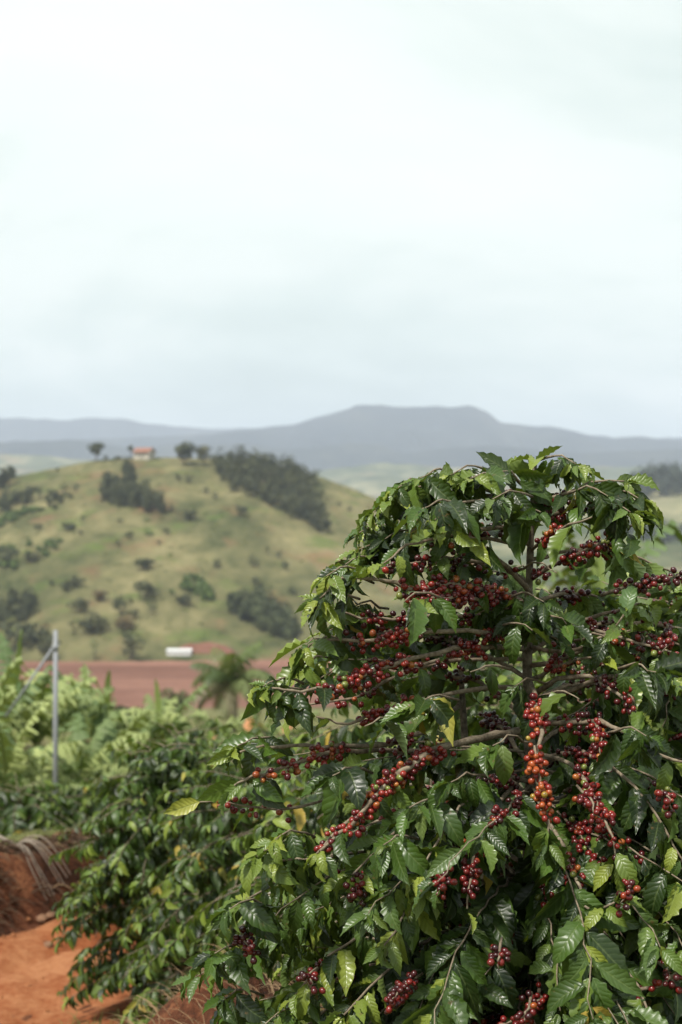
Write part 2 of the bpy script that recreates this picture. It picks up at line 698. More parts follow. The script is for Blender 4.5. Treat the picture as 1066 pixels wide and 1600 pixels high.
right_hill, right_fn = ridge_mesh('pasture_hill', 1450, [(-2000, 900), (480, 880), (640, 850), (760, 810), (880, 770), (960, 754), (1066, 742), (1250, 735), (2000, 800)], 1300, -46.5, 620,
                                  MATS['far_pasture'], .18, 2.2, 160, 60, label='pale pasture hill with a wooded crest beyond the coffee tree')
mid_hills, mid_fn = ridge_mesh('rolling_hills', 3900, [(-1200, 730), (-300, 722), (0, 708), (120, 716), (260, 730), (420, 748), (540, 730), (600, 722), (680, 728), (800, 735), (1066, 728), (2200, 735)], 3000, -46.5, 1500,
                               MATS['far_pasture'], .28, 7.7, 220, 60, label='pale rolling valley hills below the mountains')
mountain, mount_fn = ridge_mesh('mesa_mountain', 6600, [(-2500, 730), (-600, 705), (-100, 690), (150, 684), (330, 676), (400, 670), (465, 660), (500, 650), (535, 641), (560, 633), (600, 630), (660, 633), (735, 631),
                                (760, 638), (780, 656), (830, 662), (900, 674), (960, 682), (1066, 688), (1500, 680), (3500, 735)], 4600, -46.5, 2300, MATS['mountain_forest'], .42, 11.0, 320, 70, label='blue grey mountain with a flat mesa top')
ridge_mesh('foothills', 5300, [(-1500, 730), (-300, 704), (0, 690), (110, 684), (220, 700), (330, 690), (470, 700), (560, 690), (640, 704), (760, 694), (900, 706), (1066, 700), (2200, 722)], 4200, -46.5, 900,
           MATS['mountain_forest'], .4, 19.0, 260, 50, label='blue grey wooded foothills below the mesa mountain')
range_, _ = ridge_mesh('distant_range', 8600, [(-2500, 690), (-600, 668), (-150, 655), (0, 651), (60, 653), (130, 652), (190, 652), (230, 660), (330, 668), (480, 668), (700, 662), (900, 676), (1000, 686), (1066, 680), (1500, 668), (3500, 720)],
                       5000, -46.5, 1500, MATS['mountain_forest'], .4, 15.0, 260, 50, label='faint mountain range on the horizon')


def hit_terrain(px, py, fn, d0, d1, step=1.0):
    """The point where the line of sight of a photograph pixel meets a height field."""
    d = d0
    while d < d1:
        p = P(px, py, d)
        if p.z <= fn(p.x, p.y):
            return Vector((p.x, p.y, fn(p.x, p.y)))
        d += step
    p = P(px, py, d1)
    return Vector((p.x, p.y, fn(p.x, p.y)))


# ------------------------------------------------------------------ far trees, bushes and woods
def clump_arrays(rng, lobes, nfaces, size):
    """Leaf-clump faces scattered through a set of lobes; lobes are (centre, radii)."""
    vs, fs = [], []
    wts = [l[1][0] * l[1][1] * l[1][2] for l in lobes]
    for _ in range(nfaces):
        c, r = rng.choices(lobes, wts)[0]
        while True:
            q = Vector((rng.uniform(-1, 1), rng.uniform(-1, 1), rng.uniform(-1, 1)))
            if .02 < q.length < 1:
                break
        q = q.normalized() * (q.length ** .35)
        p = Vector((c[0] + q.x * r[0], c[1] + q.y * r[1], c[2] + q.z * r[2]))
        nrm = (q + Vector((rng.uniform(-.7, .7), rng.uniform(-.7, .7), rng.uniform(-.4, .9)))).normalized()
        a = nrm.orthogonal().normalized()
        a.rotate(Matrix.Rotation(rng.uniform(0, 6.28), 3, nrm))
        b = nrm.cross(a)
        s = size * rng.uniform(.6, 1.3)
        k = len(vs)
        vs += [p - a * s * .5, p + b * s * .32 + nrm * s * .08, p + a * s * .55, p - b * s * .32 + nrm * s * .08]
        fs.append((k, k + 1, k + 2, k + 3))
    return vs, fs


def lobed(rng, w, h, z0, n):
    L = []
    for i in range(n):
        a = rng.uniform(0, 6.28)
        rr = rng.uniform(.0, .52) * w
        z = z0 + h * rng.uniform(.25, .85)
        s = rng.uniform(.26, .42)
        L.append(((math.cos(a) * rr, math.sin(a) * rr, z), (w * s, w * s, h * s * .75)))
    return L


def far_tree(name, px, py, w, h, trunk_h, label, cat, group, seed, fn=hill_z, d0=455, d1=715, mat='hill_foliage', faces=320, color=(1, 1, 1), size=None):
    rng = random.Random(seed)
    base = hit_terrain(px, py, fn, d0, d1)
    root = empty(name, base)
    tag(root, label, cat, group)
    vs, fs = clump_arrays(rng, lobed(rng, w * .68, (h - trunk_h) * .95, trunk_h, 8), faces, size or max(.35, w * .13))
    c = obj('crown', mesh_from('crown', vs, fs, MATS[mat], False), root)
    c.color = (*color, 1)
    mb = MB()
    top = Vector((rng.uniform(-.1, .1) * w, 0, trunk_h + (h - trunk_h) * .5))
    mb.tube(spline([(0, 0, -.4), (rng.uniform(-.05, .05) * w, 0, trunk_h * .6), top], 5), [h * .03, h * .026, h * .02, h * .015, h * .01], 5)
    for k in range(4):
        a = rng.uniform(0, 6.28)
        s0 = Vector((0, 0, trunk_h * rng.uniform(.7, 1.1)))
        e = Vector((math.cos(a) * w * .3, math.sin(a) * w * .3, trunk_h + (h - trunk_h) * rng.uniform(.3, .6)))
        mb.tube([s0, (s0 + e) * .5, e], [h * .014, h * .01, h * .006], 4)
    obj('trunk', mb.mesh('trunk', MATS['palm_trunk']), root)
    return root


far_tree('hilltop_tree', 150, 722, 10.0, 9.6, 3.2, 'lone spreading tree left of the house on the hill crest', 'tree', None, 1, faces=420)
far_tree('hilltop_tree', 166, 722, 3.0, 3.4, .6, 'low shrub beside the lone spreading tree on the hill crest', 'tree', None, 2)
far_tree('hilltop_tree', 205, 716, 4.2, 6.2, 3.2, 'small thin tree just left of the red roofed house', 'tree', None, 3)
far_tree('hilltop_tree', 184, 719, 5.0, 2.0, .2, 'low dark hedge bush beside the hilltop house', 'bush', None, 31)
far_tree('hilltop_tree', 288, 727, 14.0, 11, 2.0, 'broad dark tree right of the house on the hill crest', 'tree', None, 4, faces=520)
far_tree('hilltop_tree', 318, 727, 10, 9.2, 2.2, 'looser brownish tree beside the broad hilltop tree', 'tree', None, 5, color=(1.5, 1.25, 1.1))
far_tree('hilltop_tree', 344, 724, 4.6, 4.4, .4, 'small round tree alone between hilltop trees and wood', 'tree', None, 6)
far_tree('hilltop_tree', 14, 760, 11, 10.5, 1.8, 'dark tree at the left end of the hill ridge', 'tree', None, 7, faces=420)
far_tree('hilltop_tree', -2, 765, 9, 7.0, 1.0, 'shorter dark tree cut by the left picture edge', 'tree', None, 8)
far_tree('hilltop_tree', 90, 739, 1.6, 2.8, .8, 'tiny bush alone on the left ridge line', 'bush', None, 9)

BUSH = [
    (295, 813, 9, 5, 'compact dark bush alone right of the upper wood', 0), (268, 800, 4, 3.6, None, 0), (118, 772, 4, 6, 'narrow upright tree on the upper left slope', 0),
    (63, 782, 4, 6.5, 'upright dark tree rising from the left hedge', 0), (278, 752, 4.5, 4.2, None, 0), (296, 757, 6, 5.2, 'grey brown bush below the hilltop trees', 1),
    (322, 772, 4, 3.6, None, 0), (337, 781, 4.2, 3.6, None, 0), (376, 808, 7, 5, 'round green bush below the wooded slope', 0), (436, 872, 4, 3.6, None, 0),
    (418, 866, 3, 3, None, 0), (340, 890, 6, 4, 'small round dark bush mid slope below the wood', 0), (398, 887, 6, 4.5, 'grey bush in the fold below the wood', 1), (446, 890, 5, 4, None, 0),
    (400, 916, 6, 3.2, None, 0), (225, 889, 10, 3.6, 'long low bush across the middle slope', 0), (203, 843, 6, 3.4, 'flat dark bush on the bare spur', 0), (188, 818, 3.4, 2.6, None, 0),
    (185, 854, 4, 2.6, None, 0), (110, 829, 8, 3.2, None, 0), (130, 815, 4, 2.8, None, 0), (126, 838, 3.2, 2.8, None, 0), (60, 828, 5, 2.6, None, 0), (248, 852, 3.0, 2.2, None, 0),
    (232, 838, 5, 3.2, 'leafy light green bush in the middle of the slope', 2), (260, 836, 5, 3.0, None, 0), (105, 925, 6, 4.5, 'leaning dark bush beside a bare earth scar', 0), (118, 918, 7, 4, None, 1),
    (80, 917, 3.4, 2.6, None, 0), (125, 957, 8.5, 5.5, 'dense rounded bush left of the twin bushes', 0), (190, 962, 8.5, 7, 'tall rounded bush in the lower slope cluster', 0), (212, 968, 5, 4.5, None, 1),
    (226, 938, 11, 6.5, 'broad dark bush above the lower slope cluster', 0), (156, 940, 7, 4.2, 'reddish brown bush between the dark bushes', 3), (236, 962, 5, 5, 'greyish bush on the right of the lower cluster', 1),
    (145, 992, 13.5, 7, 'broad grey brown bush above the ploughed field', 1), (193, 985, 9, 4.5, 'low reddish brown bush below the rounded bush', 3), (206, 1033, 9.5, 8.6, 'large round bush at the field edge', 0),
    (148, 1040, 4.2, 7, 'pale green slender tree at the field edge', 2), (196, 998, 4, 2.2, None, 0), (42, 1008, 17, 7.5, 'wide dark bush at the foot of the left slope', 0), (75, 1046, 9, 8.5, 'dark bush partly behind the pole top', 0),
    (288, 948, 8, 4.5, 'dark bush under the bright green shrubs', 0), (268, 930, 4, 2.6, None, 2), (460, 930, 5, 3, None, 0), (545, 800, 3, 2.4, None, 0), (530, 792, 3, 2, None, 0), (420, 790, 2.6, 2, None, 0),
    (15, 880, 14, 6, 'dark bush below the yellow green patch at the left edge', 0), (50, 878, 9, 4.5, 'grey bush beside the dark left edge bush', 1), (88, 860, 5, 3, None, 2),
]
_named = [b for b in BUSH if b[4]]
_taken = {}
for _i, _b in enumerate(BUSH):
    if _b[4]:
        continue
    for _n in sorted(_named, key=lambda q: (q[0] - _b[0]) ** 2 + (q[1] - _b[1]) ** 2):
        _dx, _dy = _b[0] - _n[0], _b[1] - _n[1]
        _w = ('right of' if _dx > 0 else 'left of') if abs(_dx) > abs(_dy) else ('below' if _dy > 0 else 'above')
        _l = 'small shrub ' + _w + ' the ' + _n[4]
        if _l not in _taken and len(_l.split()) <= 16:
            _taken[_l] = 1
            BUSH[_i] = _b[:4] + (_l,) + _b[5:]
            break
COLS = [((1, 1, 1), 'hill_foliage'), ((1.5, 1.35, 1.35), 'hill_foliage'), ((1, 1, 1), 'hill_foliage_light'), ((2.4, 1.2, 1.15), 'hill_foliage')]
for i, (px, py, w, h, lab, ck) in enumerate(BUSH):
    c, m = COLS[ck]
    far_tree('hillside_bush', px, py, w, h, h * .08, lab, 'bush', 'bushes scattered over the hill', 100 + i,
             mat=m, color=c, faces=240 if w > 6 else 130)


def wood(name, label, poly, n, w, h, seed, fn, d0, d1, mat='hill_foliage', color=(1, 1, 1), faces=110, size=1.1):
    """A wood that reads as one mass: crowns over a polygon given as sight lines on the slope."""
    rng = random.Random(seed)
    xs_ = [p[0] for p in poly]
    ys_ = [p[1] for p in poly]

    def inside(x, y):
        c = False
        j = len(poly) - 1
        for i in range(len(poly)):
            if (poly[i][1] > y) != (poly[j][1] > y) and x < (poly[j][0] - poly[i][0]) * (y - poly[i][1]) / (poly[j][1] - poly[i][1]) + poly[i][0]:
                c = not c
            j = i
        return c
    vs, fs = [], []
    k = 0
    while k < n:
        x, y = rng.uniform(min(xs_), max(xs_)), rng.uniform(min(ys_), max(ys_))
        if not inside(x, y):
            continue
        k += 1
        b = hit_terrain(x, y, fn, d0, d1, 1.5)
        s = rng.uniform(.65, 1.25)
        v, f = clump_arrays(rng, lobed(rng, w * .5 * s, h * s, 0, 5), faces, size)
        o = len(vs)
        vs += [q + b for q in v]
        fs += [tuple(i + o for i in q) for q in f]
    o = obj(name, mesh_from(name, vs, fs, MATS[mat], False))
    o.color = (*color, 1)
    tag(o, label, None, None, 'stuff')


wood('slope_wood', 'dense dark wood covering the right shoulder of the hill', [(332, 740), (345, 728), (392, 726), (440, 730), (490, 752), (494, 775), (508, 815), (512, 838), (490, 828), (440, 803), (405, 783), (370, 772), (345, 752)],
     230, 10, 7.5, 51, hill_z, 455, 712, color=(1, .95, .9))
wood('slope_wood', 'dark wooded gully below the hilltop house', [(196, 742), (206, 742), (212, 770), (240, 785), (255, 806), (240, 806), (215, 796), (190, 794), (160, 788), (155, 768), (180, 758), (192, 766)], 80, 8, 7, 52, hill_z, 455, 712)
wood('slope_wood', 'green wood in the hollow on the lower right slope', [(355, 945), (380, 938), (420, 942), (445, 958), (462, 985), (470, 1000), (440, 1000), (400, 985), (370, 970)], 75, 8, 6, 53, hill_z, 455, 712, color=(1.1, 1.25, 1.2))
wood('slope_wood', 'bright green shrubs on the middle of the hill', [(285, 905), (300, 905), (325, 925), (342, 942), (320, 942), (296, 928), (282, 922)], 22, 6, 3.2, 54, hill_z, 455, 712, 'hill_foliage_light')
wood('slope_wood', 'dark hedge of trees along the upper left slope', [(-20, 790), (20, 780), (50, 774), (60, 788), (30, 800), (-20, 810)], 22, 8, 6, 55, hill_z, 455, 712)
wood('slope_wood', 'loose brown scrub beside the upper left hedge', [(60, 785), (100, 768), (112, 775), (100, 795), (70, 800)], 14, 6, 4, 56, hill_z, 455, 712, color=(1.6, 1.5, 1.3), faces=60)
wood('slope_wood', 'bright green strip below the upper left hedge', [(-20, 820), (40, 795), (66, 796), (50, 808), (-20, 835)], 24, 6, 2.2, 57, hill_z, 455, 712, 'hill_foliage_light')
wood('slope_wood', 'yellow green and dark scrub at the left slope edge', [(-20, 860), (40, 855), (95, 845), (80, 870), (60, 890), (10, 895), (-20, 900)], 24, 6, 2.6, 58, hill_z, 455, 712, 'hill_foliage_light', faces=70)
wood('slope_wood', 'dark thicket at the left edge of the lower slope', [(-20, 930), (20, 932), (50, 945), (55, 960), (30, 975), (-20, 985)], 24, 8, 6, 59, hill_z, 455, 712)
wood('crest_wood', 'dark wood along the crest of the pasture hill', [(975, 768), (1000, 758), (1030, 752), (1110, 748), (1110, 775), (1050, 778), (1000, 785)], 70, 24, 20, 60, right_fn, 830, 1460, 'far_wood_foliage', size=3.0, faces=90)
wood('crest_wood', 'blurred dark trees low on the pasture hill', [(930, 830), (1000, 820), (1090, 835), (1090, 858), (1000, 850), (940, 850)], 40, 16, 9, 61, right_fn, 830, 1460, 'far_wood_foliage', size=2.4, faces=70)


rs = random.Random(404)
sv, sf = [], []
while len(sf) < 14000:
    x, y = rs.uniform(-260, 60), rs.uniform(470, 695)
    if fbm(x / 28, y / 50, 4.4, 3) < -.02 and rs.random() < .8:
        continue
    r_ = rs.uniform(.35, 1.5) * rs.uniform(.6, 1.4)
    v, f = clump_arrays(rs, [((0, 0, r_ * .25), (r_, r_, r_ * .45))], 12, r_ * .55)
    o_ = len(sv)
    b_ = Vector((x, y, hill_z(x, y)))
    sv += [q + b_ for q in v]
    sf += [tuple(i + o_ for i in q) for q in f]
o = obj('scrub', mesh_from('scrub', sv, sf, MATS['hill_foliage_light'], False))
o.color = (1.1, .9, .8, 1)
tag(o, 'low scrub and tussocks sprinkled over the dry hill', None, None, 'stuff')


# ---- house on the hill crest
def house(px, py):
    b = hit_terrain(px, py, hill_z, 600, 705)
    root = empty('hilltop_house', b)
    root.rotation_euler.z = math.radians(-24)
    tag(root, 'small white farmhouse with red tiled roof on the hill crest', 'house')
    mb = MB()
    mb.add([(-4.2, -3, -1), (4.2, -3, -1), (4.2, 3, -1), (-4.2, 3, -1), (-4.2, -3, 2.9), (4.2, -3, 2.9), (4.2, 3, 2.9), (-4.2, 3, 2.9), (-4.2, 0, 4.6), (4.2, 0, 4.6)],
           [(0, 1, 5, 4), (2, 3, 7, 6), (1, 2, 6, 9, 5), (3, 0, 4, 8, 7)])
    obj('wall', mb.mesh('wall', MATS['white_plaster'], False), root)
    for sgn in (-1, 1):
        mb = MB()
        y1, z1 = 3.7 * sgn, 2.52
        mb.add([(-4.8, 0, 4.72), (4.8, 0, 4.72), (4.8, y1, z1), (-4.8, y1, z1), (-4.8, 0, 4.92), (4.8, 0, 4.92), (4.8, y1, z1 + .2), (-4.8, y1, z1 + .2)],
               [(0, 1, 2, 3), (7, 6, 5, 4), (0, 4, 5, 1), (1, 5, 6, 2), (2, 6, 7, 3), (3, 7, 4, 0)])
        obj('roof', mb.mesh('roof', MATS['roof_tile'], False), root)
    for x0, x1, z0, z1, nm in ((-3, -1.8, .9, 2.1, 'window'), (-.5, .5, -.2, 2.1, 'door'), (1.7, 2.9, .9, 2.1, 'window')):
        mb = MB()
        mb.box((x0, -3.06, z0), (x1, -2.9, z1))
        obj(nm, mb.mesh(nm, MATS['dark_opening'], False), root)
    mb = MB()
    mb.box((4.1, -.6, .9), (4.26, .6, 2.1))
    obj('window', mb.mesh('window', MATS['dark_opening'], False), root)


house(226, 716)

# ---- cut earth terrace with a long white shed at the foot of the hill
cb = hit_terrain(318, 1021, hill_z, 440, 712)
mb = MB()
for i in range(25):
    pass
tv, tf = [], []
for j in range(12):
    for i in range(40):
        a = i / 39 * 2 - 1
        t = j / 11
        hgt = 3.3 * math.sin(math.pi * t) ** .8 * (1 - abs(a) ** 2.6) * (1 + .25 * fbm(a * 3, t * 3, 3, 3))
        tv.append((a * 10.5, lerp(-2.5, 4.5, t), hgt - .6))
for j in range(11):
    for i in range(39):
        k = j * 40 + i
        tf.append((k, k + 1, k + 41, k + 40))
o = obj('earth_cutting', mesh_from('earth_cutting', tv, tf, MATS['field_soil']))
o.location = cb + Vector((0, 1.5, .4))
tag(o, 'bare red earth cutting behind the white shed', None, None, 'structure')
root = empty('white_shed', cb + Vector((-7.6, -2.5, 0)))
tag(root, 'long low white shed beside the red earth cutting', 'shed')
mb = MB()
mb.box((-3.9, -1.4, -.6), (3.9, 1.4, .8))
obj('wall', mb.mesh('wall', MATS['white_sheet'], False), root)
mb = MB()
mb.add([(-4.1, -1.65, .81), (4.1, -1.65, .81), (4.1, 1.65, 1.3), (-4.1, 1.65, 1.3), (-4.1, -1.65, .93), (4.1, -1.65, .93), (4.1, 1.65, 1.42), (-4.1, 1.65, 1.42)],
       [(3, 2, 1, 0), (4, 5, 6, 7), (0, 1, 5, 4), (1, 2, 6, 5), (2, 3, 7, 6), (3, 0, 4, 7)])
obj('roof', mb.mesh('roof', MATS['white_sheet'], False), root)

# ------------------------------------------------------------------ middle distance: palm, round tree, mounds, pole, bananas
far_tree('round_tree', 272, 1136, 2.4, 2.5, .2, 'dark round tree left of the palm below the field', 'tree', None, 300, fn=H, d0=108, d1=340, faces=700, size=.3)
far_tree('round_tree', 205, 1124, 2.6, 1.2, .1, 'low green bush below the ploughed field', 'bush', None, 301, fn=H, d0=108, d1=340, faces=300, size=.4)


def soil_mound(px, py, d, w, h, label, seed):
    p = P(px, py, d)
    vs, fs = [], []
    n, m = 22, 12
    for j in range(m):
        for i in range(n):
            a = i / (n - 1) * 2 - 1
            b = j / (m - 1) * 2 - 1
            r = min(1, math.hypot(a, b))
            z = h * max(0, math.cos(r * math.pi / 2)) ** 1.2 * (1 + .35 * fbm(a * 2 + seed, b * 2, seed, 3)) - h * .15
            vs.append((a * w * .5, b * w * .4, z))
    for j in range(m - 1):
        for i in range(n - 1):
            k = j * n + i
            fs.append((k, k + 1, k + n + 1, k + n))
    o = obj('soil_mound', mesh_from('soil_mound', vs, fs, MATS['mound_soil']))
    o.location = (p.x, p.y, H(p.x, p.y) + .05)
    o.scale.z = max(.3, (p.z - o.location.z) / h)
    tag(o, label, 'mound')


soil_mound(400, 1120, 46, 2.0, .8, 'pale orange soil mound beside the palm', 1.5)
soil_mound(448, 1130, 44, 1.5, .6, 'smaller orange soil mound half behind the coffee tree', 4.5)
soil_mound(328, 1142, 42, 1.1, .5, 'small orange soil mound above the coffee bushes', 8.5)


def palm(px, py_top, py_base, d, label):
    rng = random.Random(12)
    b = P(px, py_base, d)
    b.z = H(b.x, b.y)
    hgt = P(px, py_top, d).z - b.z
    root = empty('feather_palm', b)
    tag(root, label, 'palm tree')
    mb = MB()
    th = hgt * .60
    mb.tube(spline([(0, 0, -.3), (.08, 0, th * .5), (0, 0, th)], 9), [.30, .24, .22, .2, .19, .18, .18, .2, .14], 10)
    obj('trunk', mb.mesh('trunk', MATS['palm_trunk']), root)
    for k in range(18):
        a = k * 2.399 + rng.uniform(-.2, .2)
        el0 = lerp(1.5, .0, k / 17) + rng.uniform(-.1, .1)
        ln = hgt * rng.uniform(.55, .68)
        pts, p, e = [], Vector((0, 0, th)), el0
        for i in range(14):
            pts.append(p.copy())
            p = p + Vector((math.cos(a) * math.cos(e), math.sin(a) * math.cos(e), math.sin(e))) * ln / 13
            e -= lerp(.07, .22, i / 13) * (1.25 if k > 4 else .8)
        mb = MB()
        mb.tube(pts, [lerp(.035, .006, i / 13) for i in range(14)], 4)
        for i in range(2, 14):
            for rep in range(3):
                q = pts[i].lerp(pts[i - 1], rep / 3)
                t = (pts[i] - pts[i - 1]).normalized()
                sd = t.cross(Vector((0, 0, 1))).normalized()
                for sgn in (-1, 1):
                    l = .62 * math.sin(math.pi * min(.97, i / 13.5)) ** .6 + .1
                    dr = (sd * sgn * .8 + t * .35 + Vector((0, 0, -.55 + rng.uniform(-.15, .25)))).normalized()
                    w = t * .026
                    e1 = q + dr * l * .55
                    e2 = q + dr * l + Vector((0, 0, -.28 * l))
                    mb.add([q - w, q + w, e1 + w * 1.3, e1 - w * 1.3, e2], [(0, 1, 2, 3), (3, 2, 4)])
        me = mb.mesh('frond', MATS['palm_leaf'], False)
        f = obj('frond', me, root)
        f.color = (*lerp3((.045, .075, .03), (.13, .14, .05), rng.random()), 1) if k < 12 else (.17, .15, .09, 1)


palm(362, 1016, 1128, 62, 'feathery drooping palm standing below the ploughed field')


# ---- concrete pole
pb = P(87, 1240, 17)
pt = P(87, 985, 17)
root = empty('concrete_pole', Vector((pb.x, pb.y, H(pb.x, pb.y))))
gz = root.location.z
tag(root, 'slim grey concrete pole with a diagonal brace among banana plants', 'pole')
mb = MB()
mb.tube([(0, 0, -.4), (0, 0, (pt.z - gz) * .5), (0, 0, pt.z - gz)], [.034, .032, .028], 8)
obj('post', mb.mesh('post', MATS['concrete']), root)
mb = MB()
zt = P(87, 1012, 17).z - gz
mb.tube([(-.03, .0, zt), (-.62, .1, zt - .84)], [.017, .017], 6)
obj('brace', mb.mesh('brace', MATS['concrete']), root)
mb = MB()
mb.tube([(0, 0, zt - .03), (0, 0, zt + .04)], [.04, .04], 8)
obj('collar', mb.mesh('collar', MATS['concrete']), root)


# ---- banana plants
def banana_leaf_mesh(rng, ln, wd, el0, bend, ragged):
    """One blade: arching midrib, two halves torn into strips, in the plane of +X."""
    n = 17
    pts, p, e = [], Vector((0, 0, 0)), el0
    for i in range(n):
        pts.append(p.copy())
        p = p + Vector((math.cos(e), 0, math.sin(e))) * ln / (n - 1)
        e -= bend / (n - 1) * (0.35 + 1.3 * i / n)
    vs, fs, uv = [], [], []

    def addv(v, u):
        vs.append(v)
        uv.append(u)
        return len(vs) - 1
    for sgn in (-1, 1):
        for i in range(2, n - 1):
            t0, t1 = i / (n - 1), (i + 1) / (n - 1)

            def w(t):
                return wd * .5 * max(.03, math.sin(math.pi * min(1, (t - .08) / .92)) ** .55)
            tear = rng.random() < ragged
            sag = rng.uniform(.05, .22) + (rng.uniform(.1, .9) if tear else 0)
            t_dir = (pts[i + 1] - pts[i]).normalized()
            nrm = Vector((-t_dir.z, 0, t_dir.x))
            a0, a1 = pts[i], pts[i + 1]
            g = rng.uniform(.15, .38) if tear else .04
            sh = t_dir * ln * .03
            rows = []
            for q in (0, .5, 1):
                lift = nrm * (.16 * math.sin(q * 2.2) * wd - sag * q * q * wd * .8)
                p0 = a0.lerp(a1, g * q) + Vector((0, sgn, 0)) * w(t0) * q + lift + sh * q
                p1 = a1.lerp(a0, g * q) + Vector((0, sgn, 0)) * w(t1) * q + lift + sh * q
                rows.append((addv(p0, (.5 + sgn * .5 * q, t0)), addv(p1, (.5 + sgn * .5 * q, t1))))
            for (a, b), (c, d) in zip(rows, rows[1:]):
                fs.append((a, b, d, c) if sgn < 0 else (a, c, d, b))
    mb = MB()
    mb.tube(pts, [lerp(.03, .006, i / (n - 1)) for i in range(n)], 5)
    o = len(vs)
    vs += mb.v
    uv += [(.5, .5)] * len(mb.v)
    fs += [tuple(i + o for i in f) for f in mb.f]
    return mesh_from('leaf', vs, fs, MATS['banana_leaf'], True, uv)


_brng = random.Random(33)
BLEAF = [banana_leaf_mesh(_brng, 1.4 * s, .36, e, b, .8) for s, e, b in
         ((1, 1.25, .8), (1.05, 1.05, 1.3), (.95, .85, 1.5), (1.1, .65, 1.5), (1, .95, 1.9), (.9, .4, 1.3))]
BSPIKE = banana_leaf_mesh(_brng, 1.35, .16, 1.5, .12, .0)
BDRY = [banana_leaf_mesh(_brng, 1.1, .16, .2, 2.6, .9) for _ in range(2)]
BDRY[0].name = BDRY[1].name = 'dry_leaf'


def banana(px, py_top, d, label, seed, scale=1.0, nleaf=11, yaw=None, spike=True):
    rng = random.Random(seed)
    p = P(px, py_top, d)
    z0 = H(p.x, p.y)
    hgt = (p.z - z0)
    st = max(.25, hgt - 1.0 * scale)
    root = empty('banana_plant', Vector((p.x, p.y, z0)))
    tag(root, label, 'banana plant', 'banana plants below the road')
    mb = MB()
    lean = Vector((rng.uniform(-.1, .1), 0, 0))
    mb.tube(spline([Vector((0, 0, -.3)), lean * .5 + Vector((0, 0, st * .5)), lean + Vector((0, 0, st))], 7), [.12 * scale, .12 * scale, .11 * scale, .1 * scale, .085 * scale, .07 * scale, .05 * scale], 9)
    obj('stem', mb.mesh('stem', MATS['banana_stem']), root)
    y0 = rng.uniform(0, 6.28) if yaw is None else yaw
    for k in range(nleaf):
        o = obj('leaf', rng.choice(BLEAF), root)
        o.location = lean + Vector((0, 0, st - .03))
        o.rotation_euler = (0, rng.uniform(-.18, .18), y0 + k * 2.4 + rng.uniform(-.3, .3))
        s = scale * rng.uniform(.8, 1.12)
        o.scale = (s, s, s)
        o.color = (*lerp3((.04, .09, .016), (.42, .46, .16), rng.random() ** 1.1), 1)
    if spike:
        o = obj('leaf', BSPIKE, root)
        o.location = lean + Vector((0, 0, st - .03))
        o.rotation_euler = (0, rng.uniform(-.1, .1), y0)
        o.scale = (scale,) * 3
        o.color = (.26, .33, .10, 1)
    for k in range(rng.randint(1, 3)):
        o = obj('dry_leaf', rng.choice(BDRY), root)
        o.location = lean + Vector((0, 0, st - .12))
        o.rotation_euler = (0, 0, rng.uniform(0, 6.28))
        o.scale = (scale * .9,) * 3
        o.color = (.30, .17, .07, 1) if rng.random() < .5 else (.26, .2, .11, 1)


BAN = [
    (18, 1032, 23, 'tallest banana plant at the left picture edge', 1.1), (55, 1062, 21, 'leafy banana plant just left of the concrete pole', 1.05),
    (-25, 1065, 20, 'banana plant cut by the left picture edge', 1.1), (18, 1120, 17.5, 'low wide banana plant under the tallest one', .9),
    (138, 1078, 26, 'banana plant with a pale upright spike right of the pole', 1.0), (168, 1085, 27, 'banana plant with arching leaf right of the spiked one', 1.05),
    (118, 1140, 19, 'small banana plant at the foot of the pole', .75), (180, 1130, 21, 'banana plant behind the yellow green coffee bush top', .95),
    (250, 1098, 27, 'banana plant above the coffee bushes left of the palm', .95), (222, 1118, 30, 'pale banana plant in the gap before the field', .9),
    (330, 1128, 27, 'banana plant below the feathery palm', .8), (405, 1138, 25, 'banana plant in front of the orange soil mound', .8),
    (58, 1165, 18.2, 'low banana plant left of the pole base', .7), (455, 1135, 24, 'banana plant half hidden by the left coffee branches', .8),
    (945, 872, 13.5, 'banana plant with upright pale leaf beyond the right branches', 1.0), (1045, 925, 17, 'banana plant behind the right coffee branches', 1.0),
    (880, 955, 18, 'banana plant seen through the coffee tree right of its trunk', 1.0), (1005, 985, 14, 'low banana plant under the one with the upright leaf', .9),
    (760, 1000, 20, 'banana plant seen through the branches left of the trunk', 1.0), (660, 1060, 22, 'banana plant seen through the lower left branches', 1.0),
]
for i, (px, py, d, lab, sc) in enumerate(BAN):
    banana(px, py - 12, d, lab, 500 + i, sc, spike=(i in (0, 4, 5, 8, 14)))


# ------------------------------------------------------------------ coffee plants
T_ROWS = [0, .05, .12, .2, .29, .38, .47, .56, .65, .74, .83, .92, 1.0]
W_ROWS = [.05, .28, .60, .82, .95, 1.0, .99, .93, .80, .60, .36, .15, .02]


